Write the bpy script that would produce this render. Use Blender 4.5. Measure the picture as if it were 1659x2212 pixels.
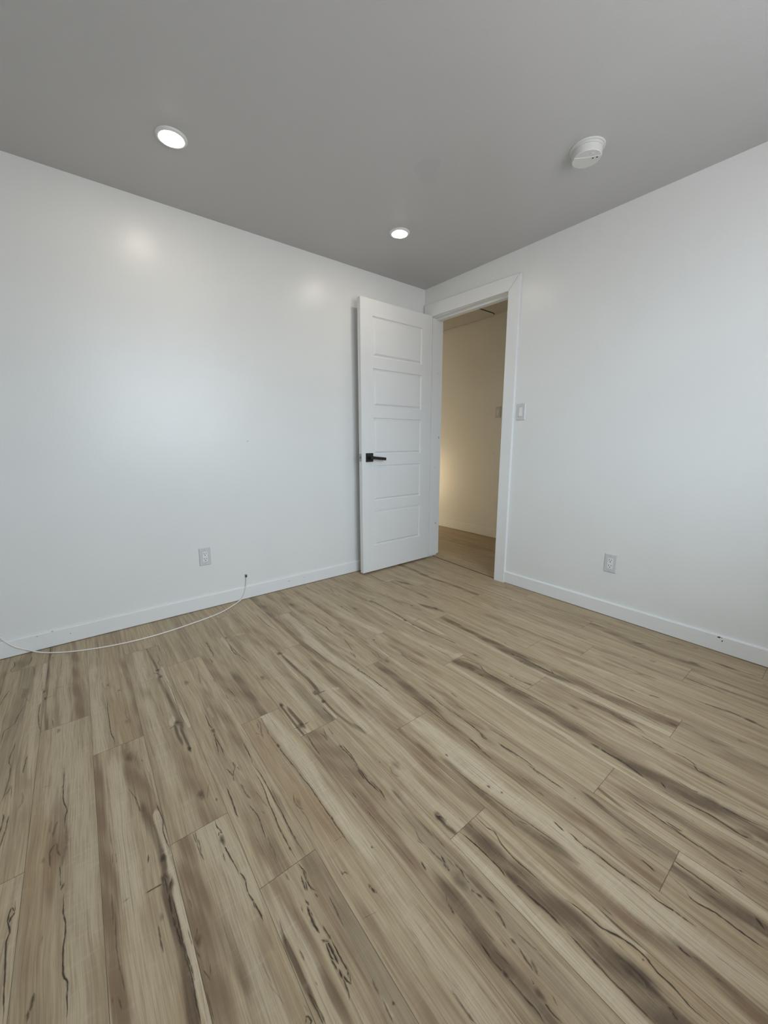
import bpy, bmesh, math, random
import numpy as np
from mathutils import Vector, Matrix

for o in list(bpy.data.objects):
    bpy.data.objects.remove(o)
S = bpy.context.scene
COL = S.collection
rnd = random.Random(7)

# ------------------------------------------------------------------ camera
CAM = (-2.4254, -2.5208, 1.0384)
YAW, PIT, ROL = math.radians(51.7573), math.radians(-10.2743), math.radians(-0.1386)
FPX = 836.74
cam = bpy.data.cameras.new('camera')
cam.sensor_fit = 'HORIZONTAL'
cam.sensor_width = 36.0
cam.lens = 36.0 * FPX / 1659.0
cam.clip_start = 0.02
co = bpy.data.objects.new('camera', cam)
COL.objects.link(co)
_f = Vector((math.cos(YAW) * math.cos(PIT), math.sin(YAW) * math.cos(PIT), math.sin(PIT)))
_r = _f.cross(Vector((0, 0, 1))).normalized()
_u = _r.cross(_f)
_r, _u = math.cos(ROL) * _r + math.sin(ROL) * _u, -math.sin(ROL) * _r + math.cos(ROL) * _u
co.matrix_world = Matrix(((_r.x, _u.x, -_f.x, CAM[0]), (_r.y, _u.y, -_f.y, CAM[1]), (_r.z, _u.z, -_f.z, CAM[2]), (0, 0, 0, 1)))
S.camera = co

# ------------------------------------------------------------------ room sizes (metres; the far corner is the origin)
H = 2.2732            # ceiling
XB, YB = -3.45, -3.02   # wall behind to the left, window wall
XH = 1.0776           # far wall of the hallway
HH = 2.3016           # hallway ceiling
WX0, WX1, WZ0, WZ1 = -2.20, -0.70, 0.92, 2.14   # window opening in the wall behind the camera

# ------------------------------------------------------------------ light
S.view_settings.view_transform = 'Standard'
S.view_settings.look = 'None'
S.view_settings.gamma = 1.0
S.view_settings.use_curve_mapping = False
S.view_settings.exposure = 0.21
S.cycles.max_bounces = 12
S.cycles.diffuse_bounces = 7
S.cycles.glossy_bounces = 5
S.cycles.sample_clamp_indirect = 8.0

SKY_STRENGTH = 9.2
SKY_COL = (0.755, 0.885, 1.0)
GROUND_COL = (0.56, 0.56, 0.58)
LAMP_STRENGTH = 80.0
HALL_LAMP_STRENGTH = 7.0
HALL_SIDE_POWER = 11.0

world = bpy.data.worlds.new('world')
S.world = world
world.use_nodes = True
wt = world.node_tree
wt.nodes.clear()
wo = wt.nodes.new('ShaderNodeOutputWorld')
wb = wt.nodes.new('ShaderNodeBackground')
wg = wt.nodes.new('ShaderNodeTexCoord')
wsep = wt.nodes.new('ShaderNodeSeparateXYZ')
wr = wt.nodes.new('ShaderNodeValToRGB')
wm = wt.nodes.new('ShaderNodeMapRange')
wm.inputs[1].default_value = -1
wm.inputs[2].default_value = 1
wt.links.new(wg.outputs['Generated'], wsep.inputs[0])
wt.links.new(wsep.outputs[2], wm.inputs[0])
wt.links.new(wm.outputs[0], wr.inputs[0])
wr.color_ramp.elements[0].position = 0.47
wr.color_ramp.elements[0].color = (*GROUND_COL, 1)
wr.color_ramp.elements[1].position = 0.53
wr.color_ramp.elements[1].color = tuple(0.92 * c for c in SKY_COL) + (1,)
e = wr.color_ramp.elements.new(0.72)
e.color = tuple(1.3 * c for c in SKY_COL) + (1,)
wt.links.new(wr.outputs[0], wb.inputs[0])
wb.inputs[1].default_value = SKY_STRENGTH
wt.links.new(wb.outputs[0], wo.inputs[0])


def area_light(name, loc, rot, sx, sy, power, col, portal=False):
    l = bpy.data.lights.new(name, 'AREA')
    l.shape = 'RECTANGLE'
    l.size, l.size_y = sx, sy
    l.energy = power
    l.color = col
    l.cycles.is_portal = portal
    o = bpy.data.objects.new(name, l)
    o.location = loc
    o.rotation_euler = rot
    COL.objects.link(o)
    return o


# portal: guides sky sampling through the window opening, gives no light of its own
area_light('window_portal', ((WX0 + WX1) / 2, YB - 0.13, (WZ0 + WZ1) / 2), (math.radians(90), 0, 0), WX1 - WX0, WZ1 - WZ0, 1, (1, 1, 1), True)
# daylight of the neighbouring room falling low through its doorway into the hallway
area_light('hallway_side_light', (0.10, 1.92, 0.50), (0, math.radians(-90), 0), 0.70, 0.50, HALL_SIDE_POWER, (1.0, 0.78, 0.48))


# ------------------------------------------------------------------ materials
def new_mat(name):
    m = bpy.data.materials.new(name)
    m.use_nodes = True
    nt = m.node_tree
    nt.nodes.clear()
    out = nt.nodes.new('ShaderNodeOutputMaterial')
    b = nt.nodes.new('ShaderNodeBsdfPrincipled')
    nt.links.new(b.outputs[0], out.inputs[0])
    return m, nt, b


class N:
    """tiny node-graph helper"""
    def __init__(s, nt):
        s.nt = nt

    def _set(s, sock, v):
        if hasattr(v, 'is_output'):
            s.nt.links.new(v, sock)
        else:
            sock.default_value = v

    def math(s, op, a, b=0.0, clamp=False):
        n = s.nt.nodes.new('ShaderNodeMath')
        n.operation = op
        n.use_clamp = clamp
        s._set(n.inputs[0], a)
        s._set(n.inputs[1], b)
        return n.outputs[0]

    def mix(s, f, a, b):
        n = s.nt.nodes.new('ShaderNodeMix')
        n.data_type = 'RGBA'
        s._set(n.inputs[0], f)
        s._set(n.inputs[6], a)
        s._set(n.inputs[7], b)
        return n.outputs[2]

    def rng(s, v, a, b, c=0.0, d=1.0):
        n = s.nt.nodes.new('ShaderNodeMapRange')
        n.interpolation_type = 'SMOOTHSTEP'
        s._set(n.inputs[0], v)
        for i, q in enumerate((a, b, c, d)):
            s._set(n.inputs[i + 1], q)
        return n.outputs[0]

    def noise(s, vec, scale=1.0, detail=3.0, rough=0.5, dist=0.0):
        n = s.nt.nodes.new('ShaderNodeTexNoise')
        s.nt.links.new(vec, n.inputs['Vector'])
        n.inputs['Scale'].default_value = scale
        n.inputs['Detail'].default_value = detail
        n.inputs['Roughness'].default_value = rough
        n.inputs['Distortion'].default_value = dist
        return n.outputs['Fac']

    def vmul(s, v, k):
        n = s.nt.nodes.new('ShaderNodeVectorMath')
        n.operation = 'MULTIPLY'
        s._set(n.inputs[0], v)
        n.inputs[1].default_value = k
        return n.outputs[0]

    def vadd(s, a, b):
        n = s.nt.nodes.new('ShaderNodeVectorMath')
        n.operation = 'ADD'
        s._set(n.inputs[0], a)
        s._set(n.inputs[1], b)
        return n.outputs[0]

    def coord(s, which='Object'):
        return s.nt.nodes.new('ShaderNodeTexCoord').outputs[which]

    def attr(s, name):
        n = s.nt.nodes.new('ShaderNodeAttribute')
        n.attribute_name = name
        return n

    def sep(s, v):
        n = s.nt.nodes.new('ShaderNodeSeparateXYZ')
        s._set(n.inputs[0], v)
        return n.outputs

    def bump(s, h, strength, dist):
        n = s.nt.nodes.new('ShaderNodeBump')
        s._set(n.inputs['Height'], h)
        n.inputs['Strength'].default_value = strength
        n.inputs['Distance'].default_value = dist
        return n.outputs[0]


def paint(name, col, rough, peel=0.0, scale=260.0, spec=0.5, mottling=0.02):
    m, nt, b = new_mat(name)
    n = N(nt)
    c = n.coord()
    big = n.noise(c, 2.3, 3.0)
    k = n.rng(big, 0.3, 0.7, 0.0, 1.0)
    lo = tuple(x * (1 - mottling) for x in col) + (1,)
    b.inputs['Roughness'].default_value = rough
    b.inputs['Specular IOR Level'].default_value = spec
    nt.links.new(n.mix(k, lo, (*col, 1)), b.inputs['Base Color'])
    if peel:
        h = n.noise(c, scale, 2.0, 0.5)
        nt.links.new(n.bump(h, peel, 0.0012), b.inputs['Normal'])
    return m


def plain(name, col, rough=0.5, metal=0.0, emit=0.0, emit_col=None):
    m, nt, b = new_mat(name)
    b.inputs['Base Color'].default_value = (*col, 1)
    b.inputs['Roughness'].default_value = rough
    b.inputs['Metallic'].default_value = metal
    if emit:
        b.inputs['Emission Color'].default_value = (*(emit_col or col), 1)
        b.inputs['Emission Strength'].default_value = emit
    return m


M = {}
M['wall'] = paint('satin_white_wall_paint', (0.80, 0.81, 0.80), 0.31, 0.25, 240.0)
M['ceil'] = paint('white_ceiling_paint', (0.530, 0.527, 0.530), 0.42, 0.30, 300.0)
M['trim'] = paint('white_trim_paint', (0.82, 0.83, 0.83), 0.32, 0.05, 120.0)
M['door'] = paint('white_door_paint', (0.80, 0.805, 0.80), 0.36, 0.12, 160.0)
M['hall_ceil'] = M['ceil']
M['plastic'] = plain('white_plastic', (0.74, 0.75, 0.75), 0.35)
M['plate'] = plain('pale_grey_plate_plastic', (0.63, 0.635, 0.65), 0.35)
M['insert'] = plain('bright_white_plastic', (0.80, 0.80, 0.80), 0.3)
M['detector'] = plain('off_white_plastic', (0.66, 0.67, 0.65), 0.45)
M['slot'] = plain('dark_slot', (0.015, 0.014, 0.013), 0.7)
M['bronze'] = plain('oil_rubbed_bronze', (0.035, 0.031, 0.028), 0.33, 0.6)
M['steel'] = plain('brushed_steel', (0.40, 0.40, 0.39), 0.3, 1.0)
M['cable'] = plain('white_cable_jacket', (0.82, 0.78, 0.74), 0.4)
M['rubber'] = plain('black_rubber', (0.012, 0.012, 0.012), 0.5)
M['gap'] = plain('dark_gap', (0.03, 0.025, 0.02), 0.8)
M['scuff'] = plain('dark_scuff', (0.05, 0.047, 0.045), 0.8)
M['caulk'] = plain('cracked_caulk_line', (0.50, 0.50, 0.49), 0.8)
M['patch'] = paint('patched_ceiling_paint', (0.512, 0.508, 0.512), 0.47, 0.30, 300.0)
M['gap_shade'] = plain('painted_gap_shade', (0.10, 0.08, 0.06), 0.8)
M['chip'] = plain('chipped_paint', (0.33, 0.33, 0.32), 0.8)
M['lens'] = plain('glowing_lamp_lens', (0.9, 0.85, 0.75), 0.4, 0, LAMP_STRENGTH, (1.0, 0.90, 0.74))
M['hall_lens'] = plain('glowing_hall_lamp_lens', (0.9, 0.85, 0.75), 0.4, 0, HALL_LAMP_STRENGTH, (1.0, 0.72, 0.40))
M['frame'] = plain('white_window_vinyl', (0.8, 0.8, 0.8), 0.35)


def glass_mat():
    m = bpy.data.materials.new('window_glass')
    m.use_nodes = True
    nt = m.node_tree
    nt.nodes.clear()
    out = nt.nodes.new('ShaderNodeOutputMaterial')
    mx = nt.nodes.new('ShaderNodeMixShader')
    tr = nt.nodes.new('ShaderNodeBsdfTransparent')
    gl = nt.nodes.new('ShaderNodeBsdfGlossy')
    gl.inputs['Roughness'].default_value = 0.02
    mx.inputs[0].default_value = 0.04
    nt.links.new(tr.outputs[0], mx.inputs[1])
    nt.links.new(gl.outputs[0], mx.inputs[2])
    nt.links.new(mx.outputs[0], out.inputs[0])
    return m


M['glass'] = glass_mat()

# wood tones (plank print)
CREAM = (0.540, 0.432, 0.280, 1)
CREAM2 = (0.425, 0.325, 0.200, 1)
BROWN = (0.225, 0.148, 0.088, 1)
LIGHT = (0.585, 0.490, 0.345, 1)
DARK = (0.118, 0.082, 0.050, 1)
TAN = (0.390, 0.268, 0.150, 1)
GREY = (0.300, 0.240, 0.160, 1)
CRACK = (0.030, 0.018, 0.010, 1)


def wood_mat():
    m, nt, b = new_mat('spalted_maple_plank')
    n = N(nt)
    pk = n.attr('plank').outputs['Color']
    wa = n.sep(n.attr('wood_a').outputs['Color'])
    wb_ = n.sep(n.attr('wood_b').outputs['Color'])
    r = n.sep(pk)
    base = n.vadd(n.coord(), n.vmul(pk, (13.7, 31.1, 7.3)))
    warp = n.noise(n.vmul(base, (5, 2.2, 1)), 1.0, 2.0)
    wv = n.nt.nodes.new('ShaderNodeCombineXYZ')
    n._set(wv.inputs[0], n.math('MULTIPLY', n.math('SUBTRACT', warp, 0.5), 0.030))
    p = n.vadd(base, wv.outputs[0])
    fine = n.noise(n.vmul(p, (420, 9, 1)), 1.0, 3.0, 0.6)
    med = n.noise(n.vmul(p, (70, 2.3, 1)), 1.0, 4.0, 0.6, 0.3)
    big = n.noise(n.vmul(p, (16, 1.7, 1)), 1.0, 3.0, 0.5, 0.4)
    rip = n.noise(n.vmul(p, (14, 95, 1)), 1.0, 2.0, 0.5)
    pore = n.noise(n.vmul(p, (900, 60, 1)), 1.0, 2.0, 0.6)
    strk = n.noise(n.vmul(p, (190, 3.6, 1)), 1.0, 3.0, 0.65)
    # plank's own tone
    col = n.mix(n.rng(med, 0.33, 0.70), CREAM, CREAM2)
    col = n.mix(n.math('MULTIPLY', r[0], 0.25), col, GREY)
    nb = n.math('MULTIPLY', n.rng(big, 0.47, 0.66), n.math('ADD', n.math('MULTIPLY', r[1], 0.40), 0.14))
    col = n.mix(n.math('MULTIPLY', nb, n.rng(strk, 0.30, 0.60, 0.35, 1.0)), col, BROWN)
    brk = n.math('ADD', n.math('MULTIPLY', strk, 1.1), n.math('MULTIPLY', med, 0.6))   # breaks bands along the grain
    def lay(c, amt, tone, k=1.0, lo=0.08, hi=0.80):
        f = n.math('MULTIPLY', n.rng(n.math('MULTIPLY', amt, n.math('ADD', brk, 0.15)), lo, hi), k, True)
        return n.mix(f, c, tone)
    col = lay(col, wb_[1], GREY, 0.9)
    col = lay(col, wb_[0], TAN, 0.75)
    col = lay(col, wa[0], BROWN, 0.95)
    col = lay(col, wa[1], LIGHT, 0.95)
    col = lay(col, wa[2], DARK, 0.95)
    # grain lines and cross ripple
    g = n.math('MULTIPLY', n.rng(fine, 0.42, 0.66), 0.36)
    col = n.mix(g, col, BROWN)
    g2 = n.math('MULTIPLY', n.rng(strk, 0.50, 0.68), 0.40)
    col = n.mix(g2, col, BROWN)
    rp = n.math('MULTIPLY', n.math('MULTIPLY', n.rng(rip, 0.5, 0.75), n.math('ADD', wa[1], 0.15), True), 0.22)
    col = n.mix(rp, col, (0.68, 0.59, 0.46, 1))
    ck = n.noise(n.vmul(p, (90, 40, 1)), 1.0, 3.0, 0.6)
    ckf = n.math('MULTIPLY', wb_[2], n.rng(ck, 0.25, 0.50, 0.60, 1.25), True)
    col = n.mix(ckf, col, CRACK)
    nt.links.new(col, b.inputs['Base Color'])
    n._set(b.inputs['Roughness'], n.rng(fine, 0.2, 0.8, 0.40, 0.52))
    b.inputs['Specular IOR Level'].default_value = 0.38
    nt.links.new(n.bump(n.math('ADD', fine, n.math('MULTIPLY', pore, 0.5)), 0.12, 0.0004), b.inputs['Normal'])
    return m


M['wood'] = wood_mat()


# ------------------------------------------------------------------ mesh helpers
def finish(name, bm, mats, parent=None, smooth=False, recalc=True):
    if recalc:
        bmesh.ops.recalc_face_normals(bm, faces=bm.faces[:])
    me = bpy.data.meshes.new(name)
    bm.to_mesh(me)
    bm.free()
    for m in (mats if isinstance(mats, (list, tuple)) else [mats]):
        me.materials.append(m)
    if smooth:
        for p in me.polygons:
            p.use_smooth = True
    o = bpy.data.objects.new(name, me)
    COL.objects.link(o)
    if parent:
        o.parent = parent
    return o


def box(bm, x0, x1, y0, y1, z0, z1, mi=0, bevel=0.0):
    v = [bm.verts.new(c) for c in ((x0, y0, z0), (x1, y0, z0), (x1, y1, z0), (x0, y1, z0), (x0, y0, z1), (x1, y0, z1), (x1, y1, z1), (x0, y1, z1))]
    fs = [bm.faces.new([v[i] for i in q]) for q in ((0, 3, 2, 1), (4, 5, 6, 7), (0, 1, 5, 4), (1, 2, 6, 5), (2, 3, 7, 6), (3, 0, 4, 7))]
    for f in fs:
        f.material_index = mi
    if bevel:
        es = {e for f in fs for e in f.edges}
        r = bmesh.ops.bevel(bm, geom=list(es), offset=bevel, segments=2, affect='EDGES', profile=0.6)
        for f in r['faces']:
            f.material_index = mi
    return v


def prism(bm, poly, a0, a1, axis, mi=0):
    """poly: 2-D outline in the two other axes, swept from a0 to a1 along axis"""
    def P(a, q):
        l = list(q)
        l.insert(axis, a)
        return l
    A = [bm.verts.new(P(a0, q)) for q in poly]
    B = [bm.verts.new(P(a1, q)) for q in poly]
    n = len(poly)
    fs = [bm.faces.new(A), bm.faces.new(B[::-1])]
    for i in range(n):
        fs.append(bm.faces.new((A[i], B[i], B[(i + 1) % n], A[(i + 1) % n])))
    for f in fs:
        f.material_index = mi
    return fs


def lathe(bm, prof, seg=48, mi=0, cx=0.0, cy=0.0):
    """prof: list of (radius, z)"""
    rings = []
    for r, z in prof:
        if r < 1e-6:
            rings.append([bm.verts.new((cx, cy, z))])
        else:
            rings.append([bm.verts.new((cx + r * math.cos(2 * math.pi * i / seg), cy + r * math.sin(2 * math.pi * i / seg), z)) for i in range(seg)])
    for a, b in zip(rings, rings[1:]):
        for i in range(seg):
            j = (i + 1) % seg
            if len(a) == 1 and len(b) == 1:
                continue
            if len(a) == 1:
                f = bm.faces.new((a[0], b[i], b[j]))
            elif len(b) == 1:
                f = bm.faces.new((a[i], b[0], a[j]))
            else:
                f = bm.faces.new((a[i], b[i], b[j], a[j]))
            f.material_index = mi
    return rings


def catmull(pts, step):
    pts = [np.array(p, float) for p in pts]
    if len(pts) == 2:
        n = max(2, int(np.linalg.norm(pts[1] - pts[0]) / step) + 1)
        return [pts[0] + (pts[1] - pts[0]) * i / n for i in range(n + 1)]
    ext = [2 * pts[0] - pts[1]] + pts + [2 * pts[-1] - pts[-2]]
    out = []
    for i in range(1, len(ext) - 2):
        a, b, c, d = ext[i - 1:i + 3]
        n = max(2, int(np.linalg.norm(c - b) / step) + 1)
        for k in range(n):
            t = k / n
            out.append(0.5 * (2 * b + (c - a) * t + (2 * a - 5 * b + 4 * c - d) * t * t + (3 * b - a - 3 * c + d) * t ** 3))
    out.append(pts[-1])
    return out


def tube(bm, pts, r, seg=10, mi=0, step=0.012, cap=True):
    P = [Vector(p) for p in catmull(pts, step)]
    rings = []
    up = Vector((0.13, 0.21, 0.97))
    for i, p in enumerate(P):
        t = (P[min(i + 1, len(P) - 1)] - P[max(i - 1, 0)]).normalized()
        a = t.cross(up)
        if a.length < 1e-3:
            a = t.cross(Vector((1, 0, 0)))
        a.normalize()
        b = t.cross(a)
        rings.append([bm.verts.new(p + r * (math.cos(2 * math.pi * k / seg) * a + math.sin(2 * math.pi * k / seg) * b)) for k in range(seg)])
    for A, B in zip(rings, rings[1:]):
        for k in range(seg):
            f = bm.faces.new((A[k], A[(k + 1) % seg], B[(k + 1) % seg], B[k]))
            f.material_index = mi
            f.smooth = True
    if cap:
        bm.faces.new(rings[0]).material_index = mi
        bm.faces.new(rings[-1][::-1]).material_index = mi


def thing(name, label, cat, loc=(0, 0, 0), rotz=0.0, group=None):
    o = bpy.data.objects.new(name, None)
    o.empty_display_size = 0.05
    COL.objects.link(o)
    o.location = loc
    o.rotation_euler = (0, 0, rotz)
    o['label'] = label
    o['category'] = cat
    if group:
        o['group'] = group
    return o


def structure(o, label=None, cat=None):
    o['kind'] = 'structure'
    if label:
        o['label'] = label
        o['category'] = cat
    return o


def dup(root, loc, rotz, label, group=None):
    r = root.copy()
    COL.objects.link(r)
    r.location = loc
    r.rotation_euler = (0, 0, rotz)
    r['label'] = label
    if group:
        r['group'] = group
    for ch in list(root.children):
        c = ch.copy()
        COL.objects.link(c)
        c.parent = r
        for g in ch.children:
            d = g.copy()
            COL.objects.link(d)
            d.parent = c
    return r

# ------------------------------------------------------------------ floor: laminate planks with their printed figure
PW, PL, SEAM0 = 0.1467, 1.176, -2.639
JOINT = {-1: -0.185, 0: -0.765, 1: -1.02, 2: -0.335, 3: -0.58, 4: -1.184, 5: -1.377, 6: -0.78, 7: -0.388, 8: -1.166, 9: -0.953, 10: -1.383,
         11: -0.553, 12: -1.02, 13: -1.541, 14: -0.567, 15: -0.943, 16: -1.613, 17: -1.158}
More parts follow.
